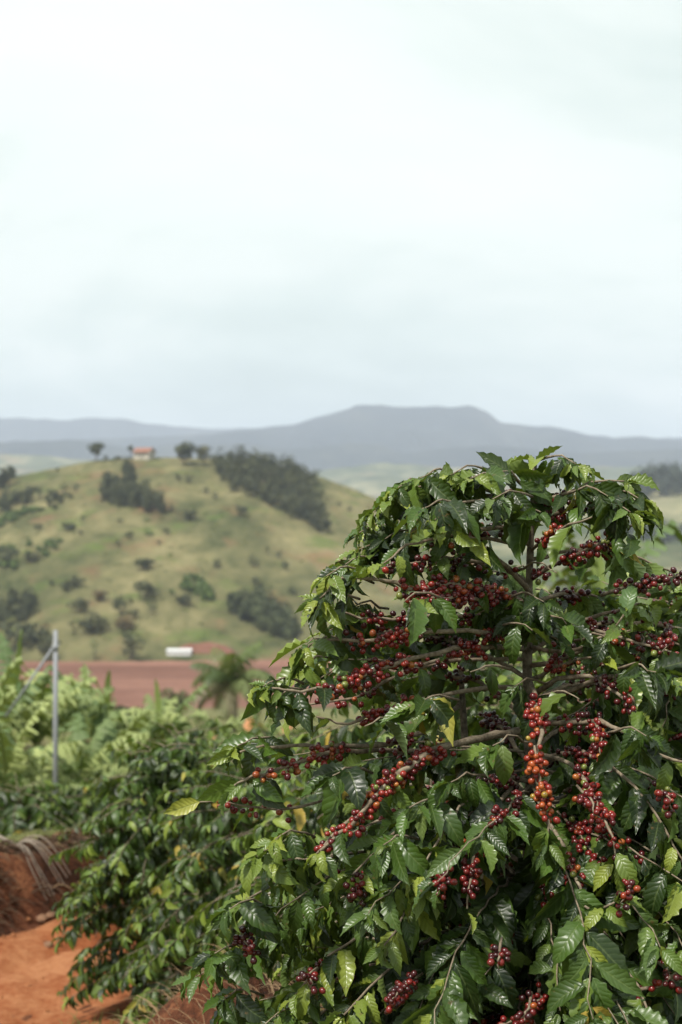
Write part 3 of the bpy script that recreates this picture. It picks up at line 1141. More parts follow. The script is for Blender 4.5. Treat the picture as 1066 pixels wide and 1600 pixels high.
def coffee_leaf_arrays(rng, rows, cols, curl, fold, wav):
    n = len(rows)
    pts = []
    p, e = Vector((0, 0, 0)), rng.uniform(.0, .15)
    prev = 0
    v, uv = [], []
    phl, phr = rng.uniform(0, 6.28), rng.uniform(0, 6.28)
    fr = rng.uniform(4.2, 5.6)
    twist = rng.uniform(-.7, .7)
    side = rng.uniform(-.06, .06)
    for i, (t, w) in enumerate(rows):
        dt = t - prev
        prev = t
        e -= curl * dt
        p = p + Vector((0, math.cos(e), math.sin(e))) * dt
        nrm = Vector((0, -math.sin(e), math.cos(e)))
        tw = twist * t
        xa = Vector((math.cos(tw), 0, 0)) + nrm * math.sin(tw)
        for c in cols:
            hw = .186 * w
            ph = phl if c < 0 else phr
            edge = abs(c) ** 1.6
            z = fold * abs(c) * hw + wav * edge * math.sin(2 * math.pi * fr * t + ph) * min(1, w * 1.6)
            sc = 1 + .10 * edge * math.sin(2 * math.pi * fr * t + ph + 1.2)
            q = p + xa * (c * hw * sc) + nrm * z + Vector((side * math.sin(math.pi * t), 0, 0))
            v.append(q)
            uv.append((.5 + .5 * c, t))
    f = []
    m = len(cols)
    for i in range(n - 1):
        for j in range(m - 1):
            a = i * m + j
            f.append((a, a + 1, a + m + 1, a + m))
    return np.array([tuple(q) for q in v], dtype=np.float32), np.array(f, dtype=np.int32), np.array(uv, dtype=np.float32)


_lr = random.Random(5)
ROWS_HI = list(zip(T_ROWS, W_ROWS))
ROWS_LO = [ROWS_HI[i] for i in (0, 2, 5, 8, 12)]
LEAF_HI = [coffee_leaf_arrays(_lr, ROWS_HI, (-1, 0, 1), _lr.uniform(.0, 1.7), _lr.uniform(.1, .8), _lr.uniform(.025, .06)) for _ in range(28)]
LEAF_LO = [coffee_leaf_arrays(_lr, ROWS_LO, (-1, 0, 1), _lr.uniform(.3, 1.3), _lr.uniform(.2, .6), _lr.uniform(.01, .03)) for _ in range(10)]


def ico():
    import bmesh
    bm = bmesh.new()
    bmesh.ops.create_icosphere(bm, subdivisions=2, radius=1)
    v = np.array([tuple(q.co) for q in bm.verts], dtype=np.float32)
    f = np.array([[q.index for q in p.verts] for p in bm.faces], dtype=np.int32)
    bm.free()
    v[:, 2] *= 1.16
    return v, f


BER_V, BER_F = ico()
BER_C = np.zeros((len(BER_V), 3), np.float32)
BER_C[np.argmax(BER_V[:, 2])] = 1
LEAF_ME = {}
for tier, arr in (('hi', LEAF_HI), ('lo', LEAF_LO)):
    for i, (v, f, uv) in enumerate(arr):
        LEAF_ME[(tier, i)] = mesh_from('leaf', v, f, MATS['coffee_leaf'], True, uv)
BERRY_ME = mesh_from('cherry', BER_V, BER_F, MATS['coffee_cherry'], True, None, BER_C, 'calyx')

UP = Vector((0, 0, 1))


def mature(rng):
    t = rng.random()
    c = lerp3((.005, .014, .003), (.066, .125, .017), t ** 1.6)
    if rng.random() < .10:
        c = lerp3(c, (.14, .2, .035), .6)
    return c


def young(rng):
    return lerp3((.085, .14, .022), (.22, .26, .035), rng.random() ** 1.4)


def yellow(rng):
    return lerp3((.30, .28, .05), (.36, .24, .04), rng.random())


def skirt_tip(rng):
    return young(rng) if rng.random() < .22 else lerp3((.035, .065, .014), (.075, .125, .026), rng.random())


class Plant:
    def __init__(self, name, base, tier, rng, leaf=.115):
        self.name, self.base, self.tier, self.rng, self.leaf = name, Vector(base), tier, rng, leaf
        self.trunks, self.branches, self.leaves, self.berries = [], [], [], []
        self.keep = False

    def trunk_at(self, z):
        pts = self.trunks[0][0]
        for a, b in zip(pts, pts[1:]):
            if a.z <= z <= b.z:
                return a.lerp(b, (z - a.z) / max(1e-6, b.z - a.z))
        return pts[-1].copy() if z > pts[-1].z else pts[0].copy()

    def add_leaf(self, p, d, size, tint, zref):
        d = d.normalized()
        x = d.cross(zref)
        if x.length < .05:
            x = d.cross(Vector((.3, .8, .1)))
        x.normalize()
        z = x.cross(d)
        M = Matrix(((x.x, d.x, z.x), (x.y, d.y, z.y), (x.z, d.z, z.z)))
        roll = Matrix.Rotation(self.rng.gauss(0, .5), 3, d)
        M = roll @ M
        wsc = self.rng.uniform(.88, 1.12)
        n = 28 if self.tier == 'hi' else 10
        self.leaves.append((p.copy(), M, size, wsc, self.rng.randrange(n), tint, self.keep))

    def node_leaves(self, p, t, out_, size, tint_fn, droop, pair=2, fwd=.55):
        rng = self.rng
        sd = t.cross(UP)
        if sd.length < .1:
            sd = Vector((math.cos(rng.uniform(0, 6)), math.sin(rng.uniform(0, 6)), 0))
        sd.normalize()
        for sgn in ((-1, 1) if pair == 2 else (rng.choice((-1, 1)),)):
            dr = droop * rng.uniform(.35, 1.45)
            d = sd * sgn * rng.uniform(.45, 1.0) + t * fwd * rng.uniform(.5, 1.4) - UP * dr + Vector((rng.gauss(0, .3), rng.gauss(0, .3), rng.gauss(0, .22)))
            zref = UP * .75 + out_ * .7 + Vector((rng.gauss(0, .18), rng.gauss(0, .18), 0))
            st = d.normalized() * .008
            self.add_leaf(p + st, d, size * rng.uniform(.6, 1.24), tint_fn(rng), zref)

    def cherries(self, p, t, n, rb, bias):
        rng = self.rng
        a = t.orthogonal().normalized()
        b = t.cross(a)
        done = []
        tries = 0
        while len(done) < n and tries < n * 8:
            tries += 1
            w = rng.uniform(0, 6.283)
            r = rng.uniform(.0044, .0069)
            rad = rb + r * rng.uniform(.75, 1.0) + (.008 if rng.random() < .36 else 0)
            q = p + t * rng.gauss(0, .011) + (a * math.cos(w) + b * math.sin(w)) * rad - UP * .003
            if any((q - e).length < r + er - .0012 for e, er in done):
                continue
            done.append((q, r))
            ax = (q - p).normalized()
            k = rng.random()
            if bias == 'dark':
                c = lerp3((.028, .004, .006), (.10, .008, .010), k) if rng.random() < .75 else lerp3((.14, .012, .012), (.26, .02, .014), k)
            elif bias == 'orange':
                g = rng.random()
                c = lerp3((.34, .05, .016), (.52, .13, .028), k) if g < .62 else (lerp3((.24, .018, .014), (.36, .04, .016), k) if g < .94 else (.40, .26, .04))
            elif bias == 'red':
                g = rng.random()
                c = lerp3((.17, .012, .014), (.33, .030, .016), k) if g < .68 else (lerp3((.05, .005, .008), (.12, .01, .012), k) if g < .86 else (lerp3((.36, .07, .02), (.46, .16, .03), k) if g < .96 else (.20, .24, .05)))
            else:
                g = rng.random()
                c = lerp3((.09, .008, .010), (.22, .016, .013), k) if g < .6 else (lerp3((.03, .004, .006), (.08, .006, .008), k) if g < .88 else (lerp3((.3, .035, .016), (.40, .1, .02), k) if g < .97 else (.20, .24, .05)))
            self.berries.append((q, ax, r, tuple(x * .72 for x in c)))

    def add_branch(self, ctrl, r0, leaf_rng=None, berry_rng=(), spacing=.033, droop=.6, bdens=9, bias='mix', tip=True, n=None, leaf_scale=1.0, pair_p=.92, tipcol=young):
        rng = self.rng
        L = sum((Vector(b) - Vector(a)).length for a, b in zip(ctrl, ctrl[1:]))
        n = n or max(6, int(L / .035))
        pts = spline(ctrl, n)
        for i in range(1, n - 1):
            pts[i] += Vector((rng.gauss(0, .0028), rng.gauss(0, .0028), rng.gauss(0, .0022)))
        rad = [lerp(r0, r0 * .34, i / (n - 1)) * (1 + (.16 if i % 2 else 0)) for i in range(n)]
        self.branches.append((pts, rad))
        cum = [0]
        for a, b in zip(pts, pts[1:]):
            cum.append(cum[-1] + (b - a).length)
        tot = cum[-1]

        def at(s):
            s = min(max(s, 0), tot)
            for i in range(n - 1):
                if s <= cum[i + 1] or i == n - 2:
                    k = (s - cum[i]) / max(1e-6, cum[i + 1] - cum[i])
                    return pts[i].lerp(pts[i + 1], k), (pts[i + 1] - pts[i]).normalized(), lerp(rad[i], rad[i + 1], k)

        def outward(p):
            o = p - self.trunk_at(p.z)
            o.z = 0
            return o.normalized() if o.length > .01 else Vector((0, -1, 0))
        if leaf_rng:
            s = leaf_rng[0] * tot
            while s < leaf_rng[1] * tot:
                p, t, r = at(s)
                f = s / tot
                sz = self.leaf * leaf_scale * (1.0 if f < .8 else lerp(1.0, .72, (f - .8) / .2))
                tf = mature if f < .78 or rng.random() < .35 else tipcol
                if rng.random() < .022:
                    tf = yellow
                self.node_leaves(p, t, outward(p), sz, tf, droop * (1.15 if f < .8 else .75), 2 if rng.random() < pair_p else 1)
                s += spacing * rng.uniform(.75, 1.25)
            if tip:
                p, t, r = at(tot)
                self.node_leaves(p, t, outward(p), self.leaf * .66 * leaf_scale, tipcol, droop * .45, 2, 1.3)
                self.node_leaves(p, t, outward(p), self.leaf * .5 * leaf_scale, tipcol, droop * .2, 2, 1.6)
        for a, b in berry_rng:
            s = a * tot
            while s < b * tot:
                p, t, r = at(s)
                if rng.random() < .16:
                    s += .02
                    continue
                self.cherries(p, t, max(1, int(rng.gauss(bdens * .8, bdens * .36))), r, bias)
                if rng.random() < .2 and self.tier == 'hi':
                    self.keep = True
                    self.node_leaves(p, t, outward(p), self.leaf * .85, mature, droop, 1)
                    self.keep = False
                s += .024 * rng.uniform(.7, 1.5)


def auto_branch(pl, z, az, L, e0, e1, **kw):
    p = pl.trunk_at(z)
    c = [p]
    m = 6
    e = e0
    a = az
    for i in range(m):
        p = p + Vector((math.cos(a) * math.cos(e), math.sin(a) * math.cos(e), math.sin(e))) * L / m
        c.append(p)
        e += (e1 - e0) / m
        a += pl.rng.gauss(0, .07)
    pl.add_branch(c, **kw)


PLANTS = []
D0 = 3.1


def XP(px, py, d=D0):
    return P(px, py, d)


# ---- the main coffee tree
rng = random.Random(21)
tb = P(826, 1600, D0)
tree = Plant('coffee_tree', (tb.x, tb.y, H(tb.x, tb.y)), 'hi', rng, .090)
tree.trunks.append((spline([Vector((tb.x + .01, tb.y, tree.base.z - .05)), P(822, 1500, D0), P(830, 1250, D0), P(824, 1050, D0), P(828, 880, D0), P(836, 722, D0)], 34),
                    [lerp(.021, .0045, (i / 33) ** .9) * (1.13 if i % 3 == 0 else 1) for i in range(34)]))
tree.trunks.append((spline([Vector((tb.x - .07, tb.y + .10, tree.base.z - .05)), P(770, 1480, 3.25), P(735, 1250, 3.3), P(722, 1080, 3.32), P(716, 960, 3.35)], 26),
                    [lerp(.015, .005, i / 25) for i in range(26)]))
# apex
for i in range(7):
    zt = lerp(1.735, 1.60, i / 6)
    p = tree.trunk_at(zt)
    for k in range(2):
        a = i * 1.57 + k * 3.14 + rng.uniform(-.35, .35)
        d = Vector((math.cos(a), math.sin(a), lerp(.45, -.35, min(1, i / 3.5)) + rng.uniform(-.2, .2)))
        tree.add_leaf(p, d, .112 * lerp(.62, 1.1, min(1, i / 3)), young(rng) if i < 3 else mature(rng), UP * .8 + Vector((math.cos(a), math.sin(a), 0)) * .5)
# branches one can follow in the photograph: sight-line points, each with its own depth
E = tree.add_branch
Q = lambda *a: [P(*q) for q in a]
E(Q((830, 770, 3.1), (800, 742, 3.04), (770, 735, 2.98), (735, 748, 2.92)), .004, (.25, 1), (), .026, .45)
E(Q((832, 765, 3.1), (860, 735, 3.1), (885, 728, 3.12), (905, 742, 3.15)), .004, (.25, 1), (), .026, .45)
E(Q((830, 790, 3.1), (760, 765, 3.06), (700, 758, 3.02), (640, 765, 2.98), (615, 775, 2.96)), .0045, (.34, 1), ((.1, .3),), .027, .42, 7, 'dark', tipcol=young)
E(Q((830, 800, 3.1), (770, 782, 2.98), (720, 785, 2.88), (680, 812, 2.8)), .0045, (.38, 1), ((.12, .34),), .027, .6, 8, 'dark')
E(Q((830, 815, 3.1), (740, 795, 3.12), (650, 800, 3.14), (590, 825, 3.15), (568, 850, 3.16)), .0045, (.45, 1), ((.18, .4),), .028, .5, 8, 'dark')
E(Q((829, 830, 3.1), (760, 825, 2.95), (690, 840, 2.84), (640, 852, 2.8), (600, 880, 2.76)), .005, (.58, 1), ((.55, .72),), .028, .6, 9, 'mix')
E(Q((829, 850, 3.1), (740, 838, 3.08), (640, 850, 3.05), (570, 868, 3.02), (530, 905, 3.0)), .005, (.55, 1), ((.2, .5),), .028, .55, 8, 'dark')
E(Q((832, 790, 3.1), (880, 770, 3.04), (930, 752, 2.98), (975, 752, 2.94)), .0045, (.35, 1), ((.15, .35),), .027, .5, 8, 'dark')
E(Q((832, 815, 3.1), (890, 795, 3.02), (950, 782, 2.95), (1000, 798, 2.9)), .0045, (.5, 1), ((.1, .5),), .027, .6, 9, 'dark')
E(Q((831, 905, 3.1), (870, 880, 3.02), (905, 865, 2.96), (940, 850, 2.9), (970, 830, 2.88), (1000, 815, 2.86)), .005, (.74, 1), ((.1, .2), (.38, .76)), .027, .6, 10, 'mix')
E(Q((830, 860, 3.1), (860, 840, 3.0), (890, 820, 2.92), (925, 808, 2.86)), .0045, (.7, 1), ((.3, .78),), .03, .7, 10, 'red')
E(Q((830, 930, 3.1), (800, 895, 3.02), (765, 862, 2.92), (735, 838, 2.86), (700, 828, 2.8)), .006, (.66, 1), ((.35, .5),), .03, .7, 7, 'mix')
# the long red row and those under it
E(Q((826, 940, 3.1), (770, 922, 2.96), (700, 915, 2.86), (640, 918, 2.8), (585, 905, 2.77), (530, 905, 2.75), (500, 935, 2.73)), .006, (.74, 1), ((.16, .74),), .026, .55, 15, 'red')
E(Q((826, 950, 3.1), (760, 935, 2.93), (690, 932, 2.82), (640, 940, 2.76)), .005, (.9, 1), ((.2, .95),), .03, .6, 13, 'mix')
E(Q((826, 975, 3.1), (740, 962, 3.0), (660, 962, 2.94), (590, 968, 2.9), (540, 960, 2.88), (510, 945, 2.87)), .005, (.8, 1), ((.3, .42), (.62, .84)), .028, .5, 11, 'mix')
E(Q((824, 1002, 3.1), (770, 990, 2.96), (690, 985, 2.88), (610, 998, 2.82), (545, 1000, 2.8), (490, 1005, 2.78), (472, 1030, 2.77)), .006, (.82, 1), ((.22, .3), (.55, .84)), .028, .55, 11, 'red')
E(Q((824, 1015, 3.1), (740, 1012, 2.94), (660, 1025, 2.86), (590, 1045, 2.8), (520, 1075, 2.74), (455, 1078, 2.7), (425, 1075, 2.69)), .006, (.88, 1), ((.3, .44), (.56, .86)), .028, .5, 12, 'red')
E(Q((824, 1030, 3.1), (720, 1030, 3.05), (640, 1050, 3.0), (570, 1085, 2.96), (500, 1100, 2.93), (465, 1098, 2.92)), .005, (.95, 1), ((.3, .42), (.72, .9)), .03, .5, 8, 'mix')
E(Q((716, 990, 3.32), (640, 985, 3.2), (560, 1000, 3.1), (500, 1020, 3.05), (480, 1045, 3.0)), .005, (.75, 1), ((.35, .7),), .028, .6, 9, 'dark')
E(Q((822, 1075, 3.1), (740, 1078, 3.0), (660, 1092, 2.92), (590, 1115, 2.84), (545, 1130, 2.8), (495, 1120, 2.78)), .0055, (.88, 1), ((.6, .86),), .03, .6, 12, 'red')
E(Q((722, 1090, 3.32), (690, 1130, 3.1), (620, 1160, 2.95), (540, 1165, 2.85), (460, 1165, 2.78), (400, 1168, 2.74), (375, 1175, 2.73)), .006, (.93, 1), ((.48, .56), (.74, .8)), .03, .6, 9, 'mix')
E(Q((700, 1170, 3.2), (620, 1172, 3.0), (540, 1172, 2.86), (480, 1185, 2.78), (430, 1203, 2.74), (385, 1218, 2.72), (362, 1232, 2.71)), .0055, (.92, 1), ((.62, .92),), .03, .75, 8, 'red')
E(Q((826, 1140, 3.1), (770, 1150, 2.92), (710, 1162, 2.82), (650, 1188, 2.75), (600, 1230, 2.7), (550, 1285, 2.66), (500, 1330, 2.64)), .0085, (.95, 1), ((.52, .97),), .03, .7, 13, 'red')
E(Q((690, 1172, 2.86), (640, 1205, 2.78), (590, 1245, 2.72), (540, 1290, 2.68), (490, 1340, 2.66), (440, 1345, 2.65)), .0055, (.82, 1), ((.25, .8),), .028, .6, 12, 'red')
E(Q((620, 1225, 2.95), (560, 1240, 2.88), (510, 1250, 2.84), (450, 1263, 2.8), (395, 1262, 2.78), (340, 1252, 2.76), (312, 1253, 2.755)), .0038, None, ((.62, .9),), .03, .7, 9, 'red')
p = P(312, 1253, 2.755)
tree.add_leaf(p, Vector((-.9, -.1, -.25)), .075, (.30, .30, .05), UP)
tree.add_leaf(P(385, 1262, 2.78), Vector((.1, -.35, -1)), .085, (.13, .15, .03), Vector((-.2, -1, .4)))
tree.add_leaf(P(378, 1220, 2.74), Vector((-.5, -.1, -.7)), .1, (.08, .11, .025), Vector((-.4, -.6, .6)))
# the hanging orange cluster in front of the trunk
E(Q((828, 1062, 3.08), (838, 1092, 2.9), (845, 1140, 2.78), (838, 1180, 2.72), (842, 1225, 2.69), (852, 1270, 2.67), (856, 1300, 2.665)), .0052, None, ((.40, .60),), .03, .7, 15, 'red')
p0 = P(838, 1180, 2.72)
E(Q((834, 1165, 2.70), (840, 1205, 2.675), (848, 1245, 2.66), (856, 1275, 2.655)), .0035, None, ((0, 1),), .03, .7, 26, 'orange', n=8)
E(Q((856, 1280, 2.655), (856, 1300, 2.65), (856, 1315, 2.65)), .0025, (.2, 1), (), .017, 1.3, leaf_scale=.9, n=6, tipcol=mature)
# right side
E(Q((828, 1062, 3.1), (862, 1045, 3.0), (900, 1032, 2.92), (940, 1028, 2.88)), .005, (.85, 1), ((.35, .88),), .03, .6, 11, 'red')
E(Q((826, 1105, 3.1), (880, 1082, 3.0), (930, 1062, 2.95), (985, 1052, 2.9), (1040, 1062, 2.86)), .0065, (.8, 1), ((.7, .8),), .03, .7, 7, 'dark')
E(Q((826, 1130, 3.1), (890, 1130, 2.95), (945, 1128, 2.84), (985, 1150, 2.77), (1035, 1183, 2.72), (1085, 1190, 2.7)), .0065, (.9, 1), ((.28, .5),), .03, .7, 8, 'dark')
E(Q((930, 1128, 2.86), (940, 1150, 2.8), (938, 1180, 2.76)), .0035, None, ((.1, 1),), .03, .7, 17, 'red', n=6)
E(Q((826, 1090, 3.1), (870, 1062, 2.98), (920, 1058, 2.9), (960, 1080, 2.84), (990, 1110, 2.8), (1000, 1140, 2.78)), .006, (.9, 1), ((.6, .9),), .03, .7, 8, 'dark')
E(Q((826, 1040, 3.1), (880, 1030, 3.02), (935, 1000, 2.96), (985, 985, 2.92)), .0055, (.7, 1), ((.3, .6),), .03, .6, 8, 'dark')
E(Q((828, 985, 3.1), (880, 975, 3.04), (940, 960, 3.0), (985, 945, 2.98), (1010, 945, 2.96)), .005, (.72, 1), ((.55, .7),), .028, .65, 8, 'dark')
E(Q((828, 1010, 3.1), (880, 1018, 3.0), (915, 1010, 2.94), (955, 985, 2.9), (975, 960, 2.88)), .005, (.9, 1), ((.3, .45),), .03, .6, 7, 'mix')
tree.add_leaf(P(979, 965, 2.84), Vector((.02, -.12, 1)), .088, (.08, .14, .045), Vector((-.1, -1, .1)))
E(Q((850, 1180, 3.0), (900, 1200, 2.86), (930, 1250, 2.76), (950, 1300, 2.7), (962, 1345, 2.68)), .005, (.95, 1), ((.45, .95),), .03, .8, 12, 'red')
E(Q((800, 1230, 3.0), (770, 1270, 2.84), (745, 1320, 2.74), (735, 1370, 2.68), (730, 1420, 2.65)), .005, (.95, 1), ((.3, .9),), .03, .8, 11, 'mix')
E(Q((770, 1280, 2.9), (720, 1310, 2.8), (690, 1355, 2.74), (680, 1380, 2.72)), .004, (.9, 1), ((.55, .95),), .03, .8, 10, 'mix')
E(Q((800, 1250, 3.1), (860, 1290, 2.9), (900, 1370, 2.72), (920, 1420, 2.66), (960, 1410, 2.6)), .005, (.8, 1), ((.6, .75),), .03, .8, 7, 'red')
E(Q((826, 1480, 3.1), (880, 1500, 2.85), (930, 1530, 2.7), (985, 1550, 2.6), (1040, 1530, 2.55), (1080, 1510, 2.52)), .006, None, ((.72, 1),), .03, .8, 5, 'red')
E(Q((826, 1500, 3.1), (840, 1530, 2.8), (842, 1565, 2.66), (815, 1590, 2.6), (780, 1600, 2.58)), .0048, None, ((.7, 1),), .03, .8, 6, 'red')

# leafy sprays that hang in front of the open middle of the crown
for px, py, d, n_, tc_ in [(850, 940, 2.86, 1, mature), (845, 952, 2.92, 1, mature), (812, 960, 2.92, 1, mature), (872, 1000, 2.9, 1, mature), (800, 1075, 2.9, 0, mature), (745, 960, 2.95, 0, mature), (885, 975, 2.84, 1, mature), (832, 985, 2.82, 0, mature), (735, 1050, 2.75, 1, mature), (655, 1098, 2.74, 1, mature),
                           (570, 1135, 2.73, 0, mature), (632, 940, 2.68, 0, young), (905, 1092, 2.8, 0, mature), (1025, 1050, 2.72, 1, mature),
                           (1010, 1150, 2.68, 1, mature), (960, 1005, 2.84, 0, mature), (520, 1212, 2.7, 1, mature), (640, 1262, 2.64, 1, mature),
                           (705, 1222, 2.7, 1, mature), (660, 795, 2.78, 1, mature), (770, 780, 2.84, 1, mature), (845, 800, 2.86, 1, mature), (950, 775, 2.86, 1, mature), (985, 800, 2.84, 1, young),
                           (870, 895, 2.86, 0, young), (770, 1165, 2.76, 1, mature), (600, 1320, 2.6, 1, mature),
                           (510, 900, 2.74, 1, young), (500, 940, 2.74, 1, young), (478, 1008, 2.77, 1, young), (474, 1038, 2.76, 1, young), (412, 1072, 2.69, 1, young), (436, 1088, 2.69, 0, mature), (372, 1165, 2.73, 1, young),
                           (368, 1226, 2.71, 0, young), (430, 1312, 2.64, 1, young), (402, 1338, 2.64, 1, young), (360, 1420, 2.66, 1, mature), (622, 762, 2.94, 1, young), (655, 748, 2.94, 1, young), (705, 742, 2.94, 1, young),
                           (585, 800, 2.98, 1, young), (562, 832, 3.0, 1, mature), (335, 1490, 2.7, 1, mature), (350, 1560, 2.7, 1, mature), (1000, 780, 2.88, 1, young), (900, 725, 3.0, 1, young),
                           (540, 882, 2.9, 1, young), (522, 915, 2.9, 1, mature), (562, 858, 2.95, 1, young), (602, 842, 2.95, 1, mature), (545, 955, 2.95, 1, mature), (640, 832, 2.95, 1, mature), (515, 985, 2.95, 1, young),
                           (620, 885, 3.1, 1, mature), (690, 880, 3.2, 1, mature), (660, 965, 3.2, 1, mature), (740, 905, 3.25, 1, mature), (720, 985, 3.25, 1, mature), (600, 1010, 3.15, 1, mature), (650, 1010, 3.25, 1, mature),
                           (780, 1000, 3.25, 1, mature), (560, 1050, 3.1, 1, mature), (500, 1060, 3.0, 1, mature), (870, 935, 3.25, 1, mature), (780, 900, 3.25, 1, mature), (900, 1000, 3.25, 1, mature)]:
    sx = 1 if px < 826 else -1
    E(Q((px + sx * 62, py - 4, d + .14), (px + sx * 28, py - 14, d + .05), (px, py, d)), .003, (.3, 1), (), .024, .9, leaf_scale=rng.uniform(.85, 1.15), n=6, tipcol=tc_, tip=bool(n_))

# the rest of the crown: pairs of branches up the trunk, each pair turned a quarter against the last
LEFT_PX = [(1.66, .17), (1.58, .26), (1.52, .34), (1.44, .42), (1.33, .47), (1.22, .54), (1.1, .60), (1.0, .68), (.9, .70), (.7, .72), (.4, .72)]
zr_ = [a for a, _ in LEFT_PX][::-1]
rr_ = [b for _, b in LEFT_PX][::-1]
z = 1.60
k = 0
while z > .30:
    reach = float(np.interp(z, zr_, rr_))
    for half in range(2):
        a = k * 1.5708 + half * math.pi + rng.uniform(-.5, .5) + .6
        front = -math.sin(a)                     # 1 towards the camera
        L = reach * rng.uniform(.85, 1.12)
        if 1.06 < z < 1.58:
            if front > .2:
                continue
            lf = (.4, 1) if front < -.25 else (.66, 1)
            bz = ((.25, .7),)
        elif z >= 1.56:
            lf, bz = (.35, 1), ((.1, .35),)
            L *= .95
        else:
            lf = (.42 if front > 0 else .5, 1)
            bz = ((.2, .5),) if rng.random() < .7 else ()
            if front > .3:
                L *= .92
        auto_branch(tree, z, a, L, math.radians(rng.uniform(12, 32)), math.radians(rng.uniform(-62, -28)) if z < 1.5 else math.radians(rng.uniform(-38, -8)),
                    r0=.0052, leaf_rng=lf, berry_rng=bz, spacing=.024, droop=.72 if z < 1.5 else .4, bdens=8, bias='dark' if rng.random() < .6 else 'mix')
    k += 1
    z -= .052 if z > 1.1 else .036
# side shoots that close the skirt towards the camera and the left
for i in range(150):
    z = rng.uniform(.16, 1.08)
    a = rng.uniform(math.radians(168), math.radians(372))
    reach = float(np.interp(z, zr_, rr_)) * rng.uniform(.72, 1.12)
    auto_branch(tree, z, a, reach, math.radians(rng.uniform(-12, 16)), math.radians(rng.uniform(-48, -8)), r0=.0028, leaf_rng=(.16, 1), tipcol=skirt_tip,
                berry_rng=((.3, .66),) if rng.random() < .55 else (), spacing=.023, droop=.85, bdens=6, bias='mix' if rng.random() < .6 else 'red', leaf_scale=rng.uniform(.85, 1.12))
TWIGS = [(555, 1392, 2.62), (485, 1530, 2.62), (690, 1372, 2.5), (620, 1555, 2.5), (780, 1500, 2.45), (930, 1262, 2.56), (975, 1405, 2.5),
         (385, 1472, 2.64), (1050, 1530, 2.5), (820, 1585, 2.45), (1045, 1250, 2.6), (1040, 1010, 2.8), (1000, 1010, 2.85), (985, 1090, 2.75)]
for px, py, d in TWIGS:
    d += .05
    dx = rng.uniform(-26, 26)
    E(Q((px - dx + (826 - px) * .1, py - 34, d + .12), (px - dx * .4, py - 12, d + .03), (px, py, d), (px + dx * .5, py + 16, d)), .0028, None, ((.35, 1),), .03, .8, rng.uniform(4, 12), rng.choice(('mix', 'red', 'dark', 'dark')), n=7)
E(Q((940, 930, 2.97), (985, 918, 2.9), (1030, 906, 2.86), (1080, 893, 2.83)), .004, None, ((.35, 1),), .03, .8, 11, 'dark')
E(Q((930, 985, 2.97), (985, 1000, 2.9), (1030, 1012, 2.86), (1080, 1030, 2.83)), .004, None, ((.3, 1),), .03, .8, 8, 'mix')
E(Q((720, 1020, 3.0), (650, 1040, 2.9), (600, 1030, 2.85), (545, 1030, 2.8)), .004, (.9, 1), ((.2, .9),), .03, .6, 6, 'mix')
E(Q((760, 880, 3.0), (700, 870, 2.9), (640, 880, 2.85), (585, 890, 2.8)), .004, (.85, 1), ((.2, .9),), .03, .6, 6, 'dark')
# pickers' windows: where fruit hangs in the open no leaf grows in front of it
OPEN = [(846, 1210, 46, 95, 2.78), (690, 922, 150, 34, 2.95), (560, 1068, 105, 34, 2.85), (590, 1000, 90, 24, 2.9), (545, 1285, 50, 60, 2.72), (600, 1235, 36, 34, 2.74), (940, 1160, 38, 42, 2.85),
        (945, 1295, 34, 60, 2.74), (365, 1260, 46, 20, 2.9), (905, 815, 36, 26, 2.95), (915, 868, 34, 30, 2.95), (675, 848, 36, 14, 2.85), (905, 1032, 34, 20, 2.95), (555, 1128, 36, 26, 2.85),
        (730, 1000, 90, 60, 2.9), (760, 1090, 60, 45, 2.9), (830, 1040, 45, 50, 3.05), (840, 880, 40, 40, 3.0), (900, 1110, 60, 22, 2.9), (720, 1390, 34, 50, 2.7), (790, 1150, 70, 16, 2.95), (415, 1205, 42, 14, 2.8)]
OPEN += [(px, py + 2, 16, 20, d + .02) for px, py, d in TWIGS]
kept = []
for lf_ in tree.leaves:
    p_, M_, s_ = lf_[0], lf_[1], lf_[2]
    bad = False
    for t_ in (0.1, .5, .95):
        q_ = p_ + M_ @ Vector((0, s_ * t_, 0))
        ux, uy = q_.x / q_.y * FPX + 533, 800 - (q_.z - CAMZ) / q_.y * FPX
        for ox, oy, rx, ry, dm in OPEN:
            if q_.y < dm and ((ux - ox) / rx) ** 2 + ((uy - oy) / ry) ** 2 < 1:
                bad = True
    if not bad or lf_[6] or rng.random() < .1:
        kept.append(lf_)
tree.leaves = kept
PLANTS.append((tree, 'coffee tree in sharp focus, its arching branches loaded with ripe red cherries'))


